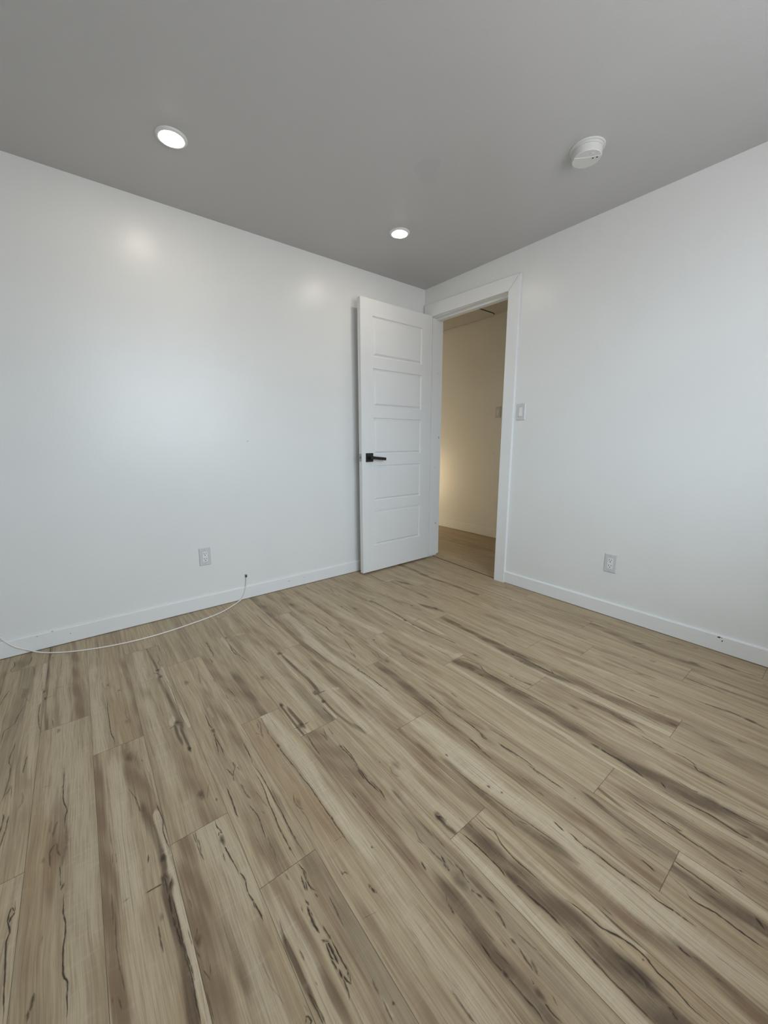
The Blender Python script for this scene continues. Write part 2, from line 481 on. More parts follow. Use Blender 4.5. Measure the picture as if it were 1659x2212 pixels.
# printed figure of the planks, one mark per line, millimetres on the floor:
# kind width strength x y x y ...   (B heartwood, D dark stripe, L sapwood, T tan, G grey, C fine dark line, K knot)
FIG = '''D 40 50 -2718 -82 -2736 -120 -2758 -152
C 4 80 -2770 -68 -2763 -124 -2773 -164 -2762 -197
C 4 80 -2706 -65 -2706 -105 -2713 -164
G 80 50 -2707 -193 -2711 -459 -2720 -774 -2713 -910
K 45 45 22 -2704 -426
C 3 50 -2717 -375 -2703 -436 -2715 -456
C 3 50 -2696 -412 -2699 -469 -2685 -517
C 3 50 -2721 -422 -2708 -452
C 3.5 80 -2756 -355 -2768 -414 -2776 -473
C 3 80 -2697 -526 -2711 -593 -2718 -644 -2736 -668 -2744 -685 -2744 -755
C 3.5 80 -2705 -776 -2706 -806 -2710 -835 -2711 -879 -2706 -901
C 4 80 -2666 -880 -2669 -911 -2670 -944
B 45 50 -2782 -192 -2792 -315
B 55 40 -2712 -532 -2739 -644
C 9 35 -2690 -200 -2681 -307
L 26 50 -2671 -315 -2659 -823 -2652 -958
B 55 35 -2669 -980 -2671 -1174 -2673 -1325
C 4 60 -2705 -893 -2703 -958 -2707 -1029 -2712 -1074
C 4 70 -2669 -922 -2670 -968
C 3 60 -2694 -1004 -2703 -1042
C 2.5 60 -2694 -1006 -2690 -1067
C 5 40 -2666 -1057 -2662 -1099 -2669 -1127
C 4 80 -2701 -1119 -2698 -1139 -2700 -1193
C 5 80 -2688 -1134 -2690 -1184 -2695 -1240
L 60 35 -2646 -1443 -2646 -1594 -2639 -1682
C 3.5 95 -2649 -1430 -2648 -1456 -2652 -1446 -2655 -1445 -2658 -1459 -2657 -1476 -2652 -1503 -2656 -1516 -2652 -1567 -2649 -1613 -2645 -1678
C 5 90 -2648 -1456 -2650 -1465 -2654 -1468 -2655 -1480
B 20 40 -2666 -1482 -2654 -1630
L 13 90 -2655 -92 -2650 -298 -2652 -427
L 14 70 -2654 -456 -2653 -542
D 15 75 -2637 -21 -2636 -250 -2633 -462
D 14 60 -2632 -483 -2634 -576 -2621 -752
K 16 90 9 -2641 -466
K 14 90 10 -2636 -528
C 3.5 80 -2649 -550 -2651 -615 -2648 -684 -2639 -761
C 3 80 -2608 -708 -2603 -759
C 4 40 -2623 -470 -2595 -467 -2571 -476
C 5 50 -2634 -530 -2608 -522
B 38 75 -2538 -198 -2535 -499 -2522 -752
L 45 55 -2574 -236 -2578 -516 -2568 -707
L 10 50 -2587 -468 -2547 -490
K 14 30 8 -2624 -144
B 25 30 -2622 -62 -2618 -323
L 100 45 -2567 -826 -2570 -1023
K 16 55 8 -2587 -798
T 35 40 -2638 -805 -2630 -976
C 3.5 85 -2567 -1020 -2568 -1087 -2568 -1164 -2559 -1214 -2562 -1235 -2563 -1268 -2563 -1289
C 3 80 -2567 -1375 -2570 -1407 -2569 -1431 -2567 -1468
C 6 80 -2562 -1450 -2567 -1468
C 7 60 -2568 -1392 -2571 -1400
B 45 60 -2577 -1240 -2575 -1312 -2581 -1345 -2587 -1394
C 6 55 -2580 -1241 -2584 -1264 -2588 -1294
C 5 65 -2579 -1317 -2591 -1337 -2590 -1388
C 5 60 -2577 -1318 -2577 -1345 -2570 -1368
C 5 35 -2591 -1229 -2595 -1276
C 10 35 -2559 -1267 -2560 -1343 -2568 -1408
T 70 60 -2614 -1322 -2602 -1399 -2604 -1447
T 22 45 -2630 -1080 -2630 -1162 -2636 -1227
K 10 40 6 -2604 -1354
L 7 60 -2554 -1236 -2527 -1234 -2500 -1235
L 6 40 -2554 -1223 -2497 -1232
L 75 50 -2532 -1089 -2528 -1329 -2520 -1511
C 4 25 -2623 -1072 -2597 -1083
C 3.8 95 -2562 -1480 -2562 -1524 -2558 -1562 -2561 -1616 -2560 -1662 -2554 -1677 -2554 -1708 -2554 -1749
T 60 50 -2624 -1446 -2613 -1524
C 7 75 -2604 -1658 -2606 -1679 -2613 -1694
C 5 70 -2610 -1682 -2611 -1704
C 4 30 -2596 -1551 -2598 -1574
B 40 40 -2595 -1686 -2599 -1714
B 50 30 -2616 -1508 -2612 -1546
L 55 45 -2541 -1554 -2542 -1654 -2538 -1740
B 22 40 -2501 -1557 -2497 -1616 -2493 -1657
L 55 55 -2472 -439 -2468 -786 -2469 -974
C 3.2 85 -2437 -696 -2437 -786 -2438 -850 -2438 -928 -2432 -969 -2431 -1014
K 13 80 6 -2427 -580
K 7 60 9 -2392 -654
T 35 50 -2424 -608 -2401 -686
T 60 70 -2416 -785 -2387 -907 -2386 -969
K 16 40 12 -2385 -897
C 2.5 45 -2382 -803 -2385 -860 -2376 -900 -2386 -954
C 5 40 -2449 -48 -2445 -145 -2446 -298
C 3 30 -2448 -536 -2437 -618
B 22 30 -2449 -48 -2447 -143
T 40 40 -2403 -237 -2398 -532
B 28 60 -2487 -1025 -2484 -1092
B 36 75 -2484 -1104 -2483 -1279 -2481 -1406 -2472 -1551
B 36 80 -2479 -1546 -2479 -1656 -2476 -1750 -2475 -1812
C 2.5 40 -2465 -1440 -2467 -1474
C 2.5 40 -2459 -1445 -2458 -1478
C 2.5 40 -2467 -1336 -2466 -1417
C 3 50 -2474 -1549 -2476 -1627
C 3 50 -2471 -1596 -2473 -1685 -2468 -1744 -2466 -1764
C 3 50 -2486 -1758 -2486 -1772
C 3 50 -2477 -1765 -2473 -1792
L 55 60 -2439 -1173 -2440 -1312 -2438 -1476 -2433 -1549
L 9 40 -2448 -1166 -2423 -1171
K 26 55 18 -2397 -1103
B 48 60 -2401 -1055 -2388 -1168
C 5 70 -2367 -1139 -2365 -1152
C 3 30 -2369 -1080 -2385 -1137
C 3 30 -2406 -1044 -2406 -1096
B 42 75 -2404 -1161 -2380 -1288 -2359 -1399 -2346 -1497
C 2.5 70 -2414 -1236 -2397 -1309 -2395 -1353
C 3 90 -2354 -1348 -2348 -1421 -2353 -1463 -2347 -1527
C 4 70 -2399 -1303 -2395 -1355
C 2.5 30 -2368 -1190 -2358 -1306
C 2.5 40 -2354 -1207 -2354 -1348
D 22 75 -2387 -1369 -2374 -1443 -2368 -1495 -2367 -1533
K 12 90 12 -2365 -1536
D 12 100 -2366 -1534 -2372 -1584
K 26 100 11 -2362 -1608
K 20 90 14 -2370 -1595
L 20 100 -2359 -1399 -2356 -1473 -2353 -1554 -2350 -1617
C 5 80 -2412 -1598 -2393 -1599 -2374 -1600
C 4 80 -2394 -1501 -2397 -1527
C 6 70 -2371 -1585 -2370 -1608 -2371 -1631
D 15 25 -2382 -1539 -2414 -1537
D 24 95 -2373 -1629 -2370 -1704 -2368 -1780 -2369 -1845 -2373 -1892
C 5 85 -2371 -1688 -2369 -1714
C 5 85 -2369 -1714 -2365 -1765
C 5 85 -2364 -1747 -2358 -1831
C 5 85 -2369 -1632 -2371 -1684
L 18 95 -2356 -1658 -2353 -1716 -2355 -1790 -2356 -1823
L 19 95 -2351 -1718 -2355 -1801 -2350 -1860 -2346 -1911
C 3 80 -2365 -1636 -2363 -1708 -2363 -1786 -2360 -1840
C 4 80 -2363 -1777 -2361 -1819 -2362 -1880 -2363 -1900
L 60 40 -2436 -1690 -2437 -1781
C 4 70 -2399 -1686 -2399 -1719 -2398 -1747
K 10 50 6 -2390 -1674
B 26 35 -2403 -1635 -2396 -1769
C 6 40 -2455 -1588 -2441 -1585
L 18 50 -2449 -1596 -2423 -1595
B 45 30 -2381 -1845 -2382 -1886
B 30 50 -2374 -1851 -2370 -1895
D 20 80 -2367 -1793 -2369 -1845
L 55 65 -2293 -393 -2299 -610
D 13 70 -2252 -342 -2239 -541 -2241 -623
K 10 90 14 -2238 -587
K 16 95 14 -2236 -652
C 5 70 -2261 -595 -2241 -623 -2227 -668
L 13 90 -2218 -581 -2219 -771 -2210 -982 -2207 -1065
C 3 70 -2222 -409 -2217 -494 -2227 -525 -2214 -572
C 2.6 75 -2225 -670 -2216 -753 -2216 -853 -2218 -977 -2213 -1076
D 19 75 -2246 -686 -2237 -797 -2232 -965 -2228 -1033
K 18 95 14 -2239 -1025
C 5 70 -2269 -1043 -2244 -1032 -2216 -1031
D 13 100 -2248 -1056 -2249 -1099 -2245 -1130
D 10 100 -2233 -1076 -2230 -1157 -2230 -1190
K 14 100 9 -2231 -1188
L 16 60 -2244 -988 -2256 -1011
L 9 50 -2326 -649 -2252 -636
C 3 30 -2322 -657 -2255 -652
B 32 65 -2357 -408 -2345 -750 -2350 -1034 -2347 -1201
L 50 50 -2306 -872 -2305 -1104 -2308 -1231
C 4 70 -2202 -245 -2199 -340 -2200 -413
K 9 60 5 -2199 -406
K 22 75 14 -2244 -1403
B 60 55 -2254 -1320 -2246 -1404 -2241 -1488
C 6 80 -2213 -1441 -2212 -1456
C 3 40 -2216 -1377 -2234 -1429
C 3 50 -2255 -1387 -2251 -1410
L 34 40 -2286 -1457 -2277 -1511
T 50 45 -2249 -1266 -2232 -1343
L 70 55 -2265 -1521 -2235 -1600 -2232 -1675
L 34 50 -2222 -1521 -2209 -1676 -2205 -1745
C 4 95 -2234 -1512 -2235 -1536 -2231 -1552 -2232 -1579 -2234 -1597 -2232 -1629 -2229 -1656 -2227 -1678 -2227 -1695
C 3 90 -2231 -1554 -2238 -1561 -2234 -1578
K 20 90 9 -2234 -1582
C 4 90 -2225 -1690 -2219 -1712 -2223 -1740 -2221 -1750
C 4.5 95 -2224 -1744 -2218 -1781 -2216 -1803 -2216 -1823
C 3 80 -2220 -1768 -2221 -1788
C 4 60 -2286 -1510 -2288 -1558
C 4 60 -2290 -1553 -2285 -1609
C 4 60 -2292 -1512 -2289 -1550
C 4 60 -2284 -1538 -2286 -1583
C 4 60 -2243 -1616 -2244 -1644
B 45 65 -2312 -1539 -2310 -1595 -2307 -1682
B 62 75 -2329 -1682 -2329 -1775 -2327 -1857 -2331 -1925
B 40 50 -2299 -1703 -2288 -1782 -2281 -1837
K 16 60 11 -2337 -1768
D 26 50 -2292 -1811 -2285 -1852 -2280 -1879
B 16 50 -2222 -1793 -2219 -1854
C 3 55 -2348 -1767 -2340 -1804
C 3 55 -2333 -1743 -2338 -1768
C 3 55 -2341 -1824 -2332 -1851
C 3 55 -2327 -1824 -2331 -1843
C 3 55 -2350 -1733 -2349 -1771
C 3 55 -2344 -1863 -2342 -1911
C 3 55 -2335 -1672 -2333 -1697
L 60 45 -2262 -1753 -2256 -1857 -2256 -1944 -2251 -1989
G 40 40 -2264 -1907 -2262 -1959
T 35 40 -2216 -1883 -2217 -1965
L 26 45 -2209 -1771 -2198 -1834 -2192 -1888
C 2.5 30 -2246 -1870 -2241 -1931
C 2.5 30 -2246 -1921 -2233 -1972
C 2.5 30 -2206 -1990 -2203 -2009
C 4 90 -2210 -2011 -2206 -2013 -2204 -2022 -2208 -2023
C 4 80 -2210 -2012 -2213 -2019
C 4 90 -2143 -1031 -2146 -1099 -2142 -1148 -2149 -1214 -2159 -1285
C 3.5 90 -2147 -1159 -2144 -1231 -2145 -1296
K 16 80 10 -2143 -1150
B 45 50 -2105 -940 -2103 -1050
B 48 60 -2087 -1088 -2088 -1190 -2090 -1261
C 3.5 60 -2094 -716 -2110 -826
C 3 40 -2084 -638 -2104 -820
K 22 60 14 -2155 -774
B 30 45 -2128 -996 -2128 -1097
L 14 40 -2125 -1016 -2125 -1067
C 4 80 -2075 -1279 -2079 -1361 -2083 -1388
C 5 80 -2132 -1338 -2132 -1370
G 75 40 -2164 -1352 -2149 -1496 -2145 -1616
B 40 40 -2121 -1414 -2115 -1547
C 4 80 -2156 -1352 -2149 -1387 -2151 -1418
C 4 70 -2126 -1352 -2140 -1376 -2148 -1398
C 3 60 -2127 -1364 -2124 -1389
C 3.2 90 -2083 -1386 -2078 -1442 -2077 -1497 -2079 -1547 -2078 -1604 -2080 -1646 -2082 -1694 -2079 -1744
C 4 85 -2090 -1433 -2088 -1468 -2091 -1522 -2096 -1562 -2098 -1601 -2102 -1642 -2103 -1690 -2102 -1743
C 6 60 -2139 -1437 -2138 -1485 -2132 -1509
C 5 90 -2177 -1423 -2178 -1483 -2180 -1519 -2180 -1546
C 4 75 -2145 -1521 -2139 -1547 -2136 -1576 -2140 -1620 -2142 -1655
C 3 50 -2111 -1491 -2108 -1529 -2104 -1565
C 3 60 -2122 -1565 -2118 -1582
C 3 50 -2136 -1675 -2141 -1722
C 3 30 -2162 -1627 -2161 -1692
C 6 90 -2081 -1687 -2081 -1703
C 5 80 -2103 -1705 -2102 -1724
C 4 50 -2137 -1647 -2140 -1687
B 60 45 -2160 -1640 -2148 -1706
D 24 50 -2072 -1557 -2076 -1645 -2082 -1729
D 30 40 -2130 -1706 -2128 -1739
C 4.5 95 -2103 -1759 -2099 -1790 -2103 -1822 -2097 -1843
C 4.5 95 -2100 -1779 -2103 -1810 -2102 -1836
C 4.5 95 -2108 -1806 -2113 -1830
C 4.5 95 -2109 -1788 -2114 -1826
B 50 50 -2160 -1748 -2160 -1798
B 40 40 -2193 -1801 -2190 -1846
D 45 40 -2079 -1757 -2072 -1834 -2068 -1871
C 5 50 -2138 -1760 -2136 -1783
C 4 90 -2125 -1841 -2123 -1852 -2123 -1858
C 4 80 -2138 -1848 -2139 -1862
C 7 95 -2127 -1856 -2131 -1887 -2128 -1918
C 5 80 -2127 -1868 -2125 -1883
C 4 80 -2117 -1909 -2115 -1944
C 5 95 -2125 -1928 -2129 -1955 -2130 -1980 -2128 -2002 -2123 -2020 -2120 -2027
C 7 95 -2123 -1935 -2123 -1967 -2123 -1986
C 4 95 -2115 -1944 -2115 -1982 -2115 -2012 -2120 -2027
C 3.5 80 -2127 -2005 -2131 -2033 -2135 -2043
C 6 90 -2127 -1991 -2129 -2011
C 6 80 -2132 -1930 -2120 -1943
C 5 80 -2132 -1969 -2130 -1993
C 6 90 -2115 -2003 -2118 -2016
C 5 70 -2101 -1844 -2098 -1856
D 14 90 -2193 -1895 -2191 -1936 -2191 -1966 -2189 -1987
C 3 60 -2187 -1840 -2194 -1898
C 5 90 -2191 -1985 -2189 -2009 -2188 -2029 -2188 -2039
C 4 70 -2187 -1995 -2184 -2041
C 4 60 -2176 -1915 -2175 -1939
C 4 50 -2173 -1979 -2172 -1988
B 30 65 -2158 -1805 -2154 -1887 -2151 -1944 -2152 -2006
B 45 50 -2098 -1940 -2097 -2006 -2099 -2068
G 34 60 -2073 -1938 -2072 -2016 -2074 -2057
C 3.5 70 -2077 -1870 -2080 -1905 -2083 -1941
L 40 50 -2179 -1857 -2170 -1920 -2170 -1960
D 24 50 -2155 -2008 -2151 -2047
L 40 40 -2177 -1992 -2172 -2040
C 4 60 -2084 -2045 -2086 -2073
G 55 60 -2054 -2016 -2061 -2067 -2064 -2116
K 4 95 4 -2072 -2097
B 30 45 -2091 -2058 -2099 -2097
C 4 60 -2085 -2079 -2088 -2117
L 8 50 -2085 -2090 -2085 -2108
C 5 80 -2001 -437 -1994 -503 -1997 -545 -1997 -601 -2010 -632
C 4 70 -1990 -453 -1999 -522
C 4 75 -2023 -628 -2019 -684
B 50 50 -2044 -657 -2028 -881 -1991 -1002
B 30 30 -1967 -464 -1978 -710
D 42 60 -1971 -894 -1966 -1041 -1964 -1178
L 18 40 -2066 -640 -2060 -876 -2053 -1107
T 36 50 -1936 -865 -1937 -1045 -1932 -1169
C 4 60 -2020 -969 -2016 -1002
C 4 60 -2027 -1017 -2024 -1051
C 4 60 -2055 -821 -2053 -850
C 4 60 -2026 -925 -2017 -991
C 4 60 -2045 -959 -2045 -1007
T 75 55 -2043 -1211 -2032 -1320 -2024 -1423
T 60 35 -2044 -1452 -2037 -1535
C 6 50 -1998 -1184 -1994 -1219 -2008 -1269 -2012 -1301
C 6 50 -2004 -1187 -1998 -1184
C 6 50 -1982 -1188 -1982 -1213 -1991 -1304
C 5 50 -2002 -1205 -2008 -1246
C 5 50 -1987 -1225 -1983 -1282
C 3 50 -2025 -1255 -2016 -1277
T 45 70 -1996 -1202 -1999 -1290
C 3.5 90 -1989 -1298 -1987 -1356 -1986 -1403 -1981 -1491
K 14 90 7 -1986 -1365
C 3.3 90 -1980 -1468 -1979 -1537 -1975 -1584 -1976 -1643 -1976 -1703 -1976 -1742 -1976 -1817
C 6 80 -1975 -1702 -1976 -1720
L 55 85 -1963 -1211 -1950 -1351 -1947 -1490
L 42 90 -1955 -1523 -1954 -1626 -1951 -1700 -1949 -1788
L 50 40 -1939 -1843 -1940 -1939
T 60 70 -2017 -1581 -2009 -1655 -1994 -1710
B 40 35 -2003 -1659 -1993 -1720
K 20 40 10 -2027 -1607
C 4 60 -2025 -1570 -2035 -1596 -2033 -1622 -2024 -1638
C 3 45 -2033 -1630 -2029 -1665 -2033 -1713
C 2 40 -2007 -1769 -1975 -1771
C 5 70 -2026 -1841 -2028 -1851 -2022 -1849 -2018 -1859
C 7 80 -1991 -1905 -1990 -1922 -1986 -1935
K 4 90 4 -1934 -1843
T 30 50 -2005 -1790 -2026 -1795
T 50 40 -2013 -1830 -2002 -1890
C 6 80 -1991 -1914 -1990 -1933
C 2 45 -2043 -1954 -2026 -1958 -2007 -1963
B 34 50 -2034 -1972 -2035 -2046 -2033 -2121 -2034 -2160
C 4 70 -1973 -2152 -1973 -2184 -1971 -2210
L 60 50 -1956 -2057 -1956 -2140 -1952 -2194
B 50 35 -1987 -2126 -1977 -2165
L 30 50 -1956 -1959 -1955 -2018
G 60 30 -1952 -2194 -1946 -2229
C 2.5 30 -1978 -1942 -1973 -2020
C 2.5 30 -1982 -2049 -1985 -2104
C 2.5 30 -1968 -2119 -1963 -2161
C 2.5 30 -1926 -2174 -1924 -2226
C 2.5 30 -1971 -2032 -1970 -2064
C 2.5 30 -1929 -2010 -1929 -2055
K 16 100 11 -1889 -1172
D 11 100 -1893 -1191 -1893 -1267 -1894 -1329 -1893 -1375
D 17 100 -1876 -1231 -1873 -1315
L 20 90 -1904 -1321 -1903 -1375
L 14 70 -1875 -1337 -1870 -1375
C 6 80 -1906 -1325 -1880 -1329 -1843 -1327
K 16 80 18 -1879 -1326
K 18 60 14 -1879 -945
C 3.5 50 -1894 -899 -1893 -955 -1870 -963 -1846 -971
L 46 50 -1831 -662 -1821 -990 -1821 -1221
T 36 50 -1915 -667 -1903 -925 -1901 -1140
B 28 40 -1793 -870 -1773 -1125
G 60 60 -1794 -1188 -1781 -1373
D 30 40 -1789 -1316 -1770 -1373
C 4 60 -1766 -1284 -1765 -1328 -1764 -1370
C 2 20 -1980 -1206 -1982 -1259
L 14 90 -1918 -472 -1915 -567 -1913 -643
C 7 85 -1908 -438 -1900 -500 -1913 -643 -1902 -700
C 5 70 -1907 -527 -1903 -648 -1885 -797
L 11 80 -1916 -473 -1911 -599
K 14 70 12 -1897 -474
C 5 60 -1902 -525 -1879 -516
L 22 50 -1849 -471 -1815 -483
B 40 50 -1779 -114 -1783 -388 -1789 -641
L 36 40 -1838 -212 -1836 -377
B 85 60 -1875 -1375 -1859 -1498 -1844 -1599
G 40 30 -1865 -1382 -1859 -1458
C 4 80 -1883 -1382 -1890 -1447 -1891 -1498
C 4 70 -1841 -1401 -1837 -1427 -1840 -1452
C 3 70 -1821 -1387 -1837 -1448
C 4 60 -1806 -1399 -1809 -1441
C 4 90 -1823 -1493 -1814 -1546 -1817 -1605 -1818 -1620
C 4 80 -1808 -1498 -1810 -1562 -1819 -1615
C 6 80 -1817 -1491 -1817 -1517
C 5 90 -1822 -1593 -1822 -1634 -1825 -1676 -1820 -1727
C 6 85 -1826 -1619 -1829 -1662
C 3 70 -1818 -1620 -1818 -1665
C 3 40 -1884 -1613 -1869 -1622 -1864 -1656
C 4 60 -1886 -1675 -1886 -1704
C 4 60 -1885 -1752 -1883 -1794
B 48 60 -1900 -1531 -1879 -1583 -1873 -1675 -1867 -1789
B 45 40 -1870 -1624 -1869 -1688
B 50 45 -1832 -1697 -1849 -1772
B 42 65 -1877 -1759 -1877 -1864 -1877 -1946 -1880 -2006
C 5 85 -1817 -1677 -1816 -1730 -1823 -1761
C 3 50 -1885 -1770 -1883 -1811 -1879 -1912 -1880 -1970
C 6 85 -1858 -1947 -1862 -1971
C 4 60 -1814 -1878 -1822 -1904 -1820 -1925
C 3 50 -1811 -1816 -1812 -1884
C 3 50 -1831 -1901 -1825 -1921
C 4 60 -1820 -1933 -1818 -1961 -1815 -1994
C 6 80 -1808 -1968 -1815 -1994 -1820 -2011
C 7 70 -1816 -1983 -1819 -2002
C 5 75 -1795 -2003 -1796 -2027 -1803 -2041 -1800 -2056
C 6 60 -1818 -2009 -1806 -2028 -1811 -2044
C 6 70 -1810 -2057 -1806 -2078
C 3 50 -1801 -1981 -1801 -2009
C 9 50 -1814 -2032 -1801 -2049
C 4 50 -1782 -1904 -1786 -1963
D 13 70 -1785 -1770 -1790 -1837 -1789 -1898
G 65 60 -1801 -1944 -1796 -2020 -1801 -2074
K 28 55 20 -1816 -2037
B 24 50 -1791 -1960 -1775 -2001
D 20 60 -1789 -2071 -1789 -2092
L 20 40 -1764 -1782 -1765 -1909 -1757 -2001
L 16 30 -1785 -1708 -1781 -1802
T 20 40 -1777 -1838 -1778 -1939
D 42 75 -1851 -2067 -1863 -2117 -1869 -2182 -1861 -2240
B 50 50 -1859 -2121 -1856 -2178 -1847 -2226
G 50 55 -1792 -2101 -1796 -2160 -1796 -2221 -1801 -2273
B 44 50 -1894 -2178 -1887 -2226 -1888 -2264
C 7 80 -1806 -2078 -1801 -2094
C 5 85 -1872 -2050 -1874 -2063 -1876 -2075
C 7 70 -1873 -2057 -1874 -2068
C 3 50 -1862 -2034 -1872 -2050
C 4 40 -1877 -2096 -1877 -2119
C 4 85 -1872 -2143 -1875 -2177 -1873 -2203
C 3.5 85 -1873 -2203 -1872 -2242 -1869 -2269 -1873 -2287
C 6 70 -1799 -2125 -1800 -2141 -1808 -2162
C 7 70 -1816 -2176 -1814 -2194
C 5 75 -1814 -2194 -1821 -2220 -1823 -2247
C 4 80 -1839 -2239 -1846 -2263 -1850 -2286 -1848 -2307
C 2.5 50 -1848 -2124 -1844 -2163
C 2.5 50 -1859 -2166 -1853 -2203
C 3 50 -1833 -2162 -1835 -2183
C 4 70 -1793 -2095 -1787 -2117
C 3 50 -1797 -2178 -1788 -2227
C 3 40 -1790 -2225 -1790 -2258
C 4 50 -1827 -2276 -1833 -2291
C 7 60 -1812 -2222 -1823 -2245
K 14 70 10 -1845 -2261
K 8 90 6 -1872 -2204
L 5 70 -1873 -2080 -1875 -2121
L 5 50 -1869 -2206 -1868 -2247 -1868 -2269
T 22 30 -1904 -2059 -1901 -2123
L 36 50 -1651 -272 -1656 -489 -1657 -707
C 4.5 85 -1669 -285 -1667 -348 -1665 -466 -1649 -571
K 14 70 8 -1665 -349
B 44 50 -1741 -482 -1736 -616 -1731 -726
L 50 35 -1673 -60 -1680 -230
L 16 100 -1762 -789 -1756 -973 -1762 -1103 -1759 -1162
D 18 85 -1734 -852 -1731 -956 -1724 -1090 -1730 -1175
K 20 90 18 -1737 -802
L 16 60 -1732 -840 -1727 -870
K 18 100 18 -1744 -1190
K 14 95 14 -1746 -1258
C 6 85 -1756 -1177 -1734 -1197 -1699 -1201
L 14 95 -1762 -1194 -1757 -1277 -1757 -1359
C 4 80 -1769 -1290 -1765 -1328 -1765 -1369
D 13 75 -1741 -1220 -1743 -1345 -1732 -1427 -1715 -1487
L 38 80 -1695 -1218 -1696 -1373 -1697 -1454
L 40 50 -1718 -891 -1702 -1150
L 18 70 -1699 -1195 -1657 -1222
B 38 70 -1640 -1016 -1645 -1153 -1646 -1314 -1650 -1427
C 6 60 -1619 -1227 -1609 -1285 -1609 -1353
C 4 50 -1642 -1289 -1641 -1374
C 4 60 -1721 -1435 -1713 -1484
G 40 40 -1638 -816 -1639 -979
K 8 50 4 -1688 -1011
C 3 40 -1718 -1050 -1710 -1101
L 36 50 -1655 -1456 -1666 -1576 -1669 -1674
B 36 55 -1622 -1449 -1621 -1568 -1624 -1684 -1628 -1755
K 24 70 16 -1721 -1678
C 5 70 -1751 -1633 -1751 -1646
C 3.5 50 -1602 -1648 -1607 -1723 -1608 -1777
K 24 50 16 -1718 -1681
C 4 50 -1736 -1673 -1746 -1700 -1738 -1726
B 18 50 -1705 -1686 -1694 -1769 -1698 -1844
B 40 55 -1637 -1764 -1636 -1853 -1618 -1941
L 60 50 -1717 -1745 -1720 -1836 -1714 -1923
T 24 30 -1759 -1661 -1748 -1764
K 22 100 14 -1736 -1895
D 10 90 -1740 -1903 -1742 -1927 -1735 -1953
C 5 80 -1727 -1909 -1727 -1913
C 3 60 -1696 -1929 -1694 -1944
C 5 70 -1738 -1883 -1730 -1893
C 3 30 -1702 -1757 -1704 -1887
C 3 30 -1703 -1849 -1699 -1931
C 3 30 -1674 -1882 -1676 -1949
L 44 75 -1754 -1954 -1752 -2024 -1748 -2088
L 40 75 -1748 -2130 -1744 -2190 -1743 -2243
L 44 70 -1743 -2276 -1742 -2322 -1741 -2363 -1744 -2387
D 46 75 -1692 -1963 -1690 -2024 -1701 -2075 -1704 -2132
D 60 70 -1686 -2179 -1686 -2228
D 76 85 -1685 -2248 -1682 -2286 -1682 -2325 -1681 -2366 -1684 -2402 -1690 -2433
B 40 40 -1677 -2259 -1672 -2314
B 30 50 -1704 -1957 -1705 -1997
C 5 90 -1724 -1949 -1719 -2005 -1717 -2044 -1717 -2076 -1721 -2102 -1717 -2119 -1711 -2154
C 4 90 -1656 -1952 -1657 -1995 -1650 -2016 -1661 -2043 -1668 -2079 -1667 -2122 -1664 -2157
C 6 50 -1684 -1952 -1687 -1975
C 3 40 -1687 -2003 -1693 -2041 -1694 -2090
C 2.5 35 -1693 -2041 -1685 -2091 -1686 -2155
K 22 60 14 -1710 -2109
C 6 95 -1714 -2151 -1710 -2198 -1710 -2241
C 6 80 -1712 -2246 -1711 -2261 -1714 -2293 -1717 -2333 -1717 -2374 -1716 -2412
C 5 95 -1656 -2212 -1650 -2231 -1646 -2268 -1644 -2289 -1631 -2321 -1625 -2346 -1625 -2367 -1633 -2390 -1634 -2416 -1640 -2445 -1639 -2470
C 7 80 -1657 -2392 -1665 -2408 -1673 -2423 -1677 -2435
C 8 70 -1671 -2352 -1678 -2364 -1674 -2377
C 6 70 -1631 -2365 -1637 -2365
C 5 40 -1680 -2280 -1683 -2303
C 5 40 -1646 -2320 -1647 -2334
C 3 30 -1661 -2310 -1673 -2341
C 4 50 -1674 -2379 -1681 -2393 -1677 -2400
C 5 70 -1673 -2423 -1679 -2432 -1677 -2435
K 44 80 18 -1666 -2370
K 22 60 10 -1675 -2357
L 26 50 -1634 -1969 -1633 -2038 -1637 -2103 -1636 -2157
T 26 30 -1635 -2229 -1632 -2274
L 14 60 -1631 -2286 -1619 -2321 -1618 -2352
T 34 50 -1623 -2381 -1623 -2422 -1622 -2467
D 50 55 -1592 -39 -1605 -234 -1604 -345
K 30 60 22 -1583 -212
C 5 60 -1582 -174 -1585 -250 -1587 -304
C 4 60 -1580 -134 -1594 -204
B 30 70 -1600 -366 -1600 -595 -1603 -763 -1593 -980
L 60 75 -1526 -390 -1529 -574 -1548 -793 -1556 -975
C 4 75 -1494 -378 -1496 -467 -1483 -610
D 14 60 -1589 -826 -1584 -964 -1577 -1048
C 4 50 -1576 -385 -1590 -573 -1592 -717
L 45 75 -1570 -826 -1540 -1084 -1519 -1337
C 4.5 90 -1510 -1088 -1508 -1146 -1513 -1166 -1504 -1197 -1499 -1279 -1494 -1305
K 12 80 6 -1508 -1160
D 13 50 -1625 -720 -1585 -997 -1561 -1186
B 20 40 -1602 -970 -1589 -1141
C 5 90 -1500 -1245 -1500 -1322 -1495 -1376
L 38 70 -1529 -1319 -1532 -1433 -1531 -1538
B 36 50 -1582 -1356 -1582 -1473 -1588 -1549
C 3 40 -1608 -1408 -1593 -1472
T 20 40 -1486 -1488 -1477 -1547
L 62 85 -1530 -1564 -1519 -1634 -1519 -1721 -1518 -1848
L 62 75 -1549 -1816 -1534 -1906 -1530 -1987 -1516 -2089
B 32 65 -1606 -1558 -1603 -1661 -1606 -1755
D 26 60 -1580 -1803 -1583 -1900 -1585 -1985 -1575 -2072 -1557 -2145
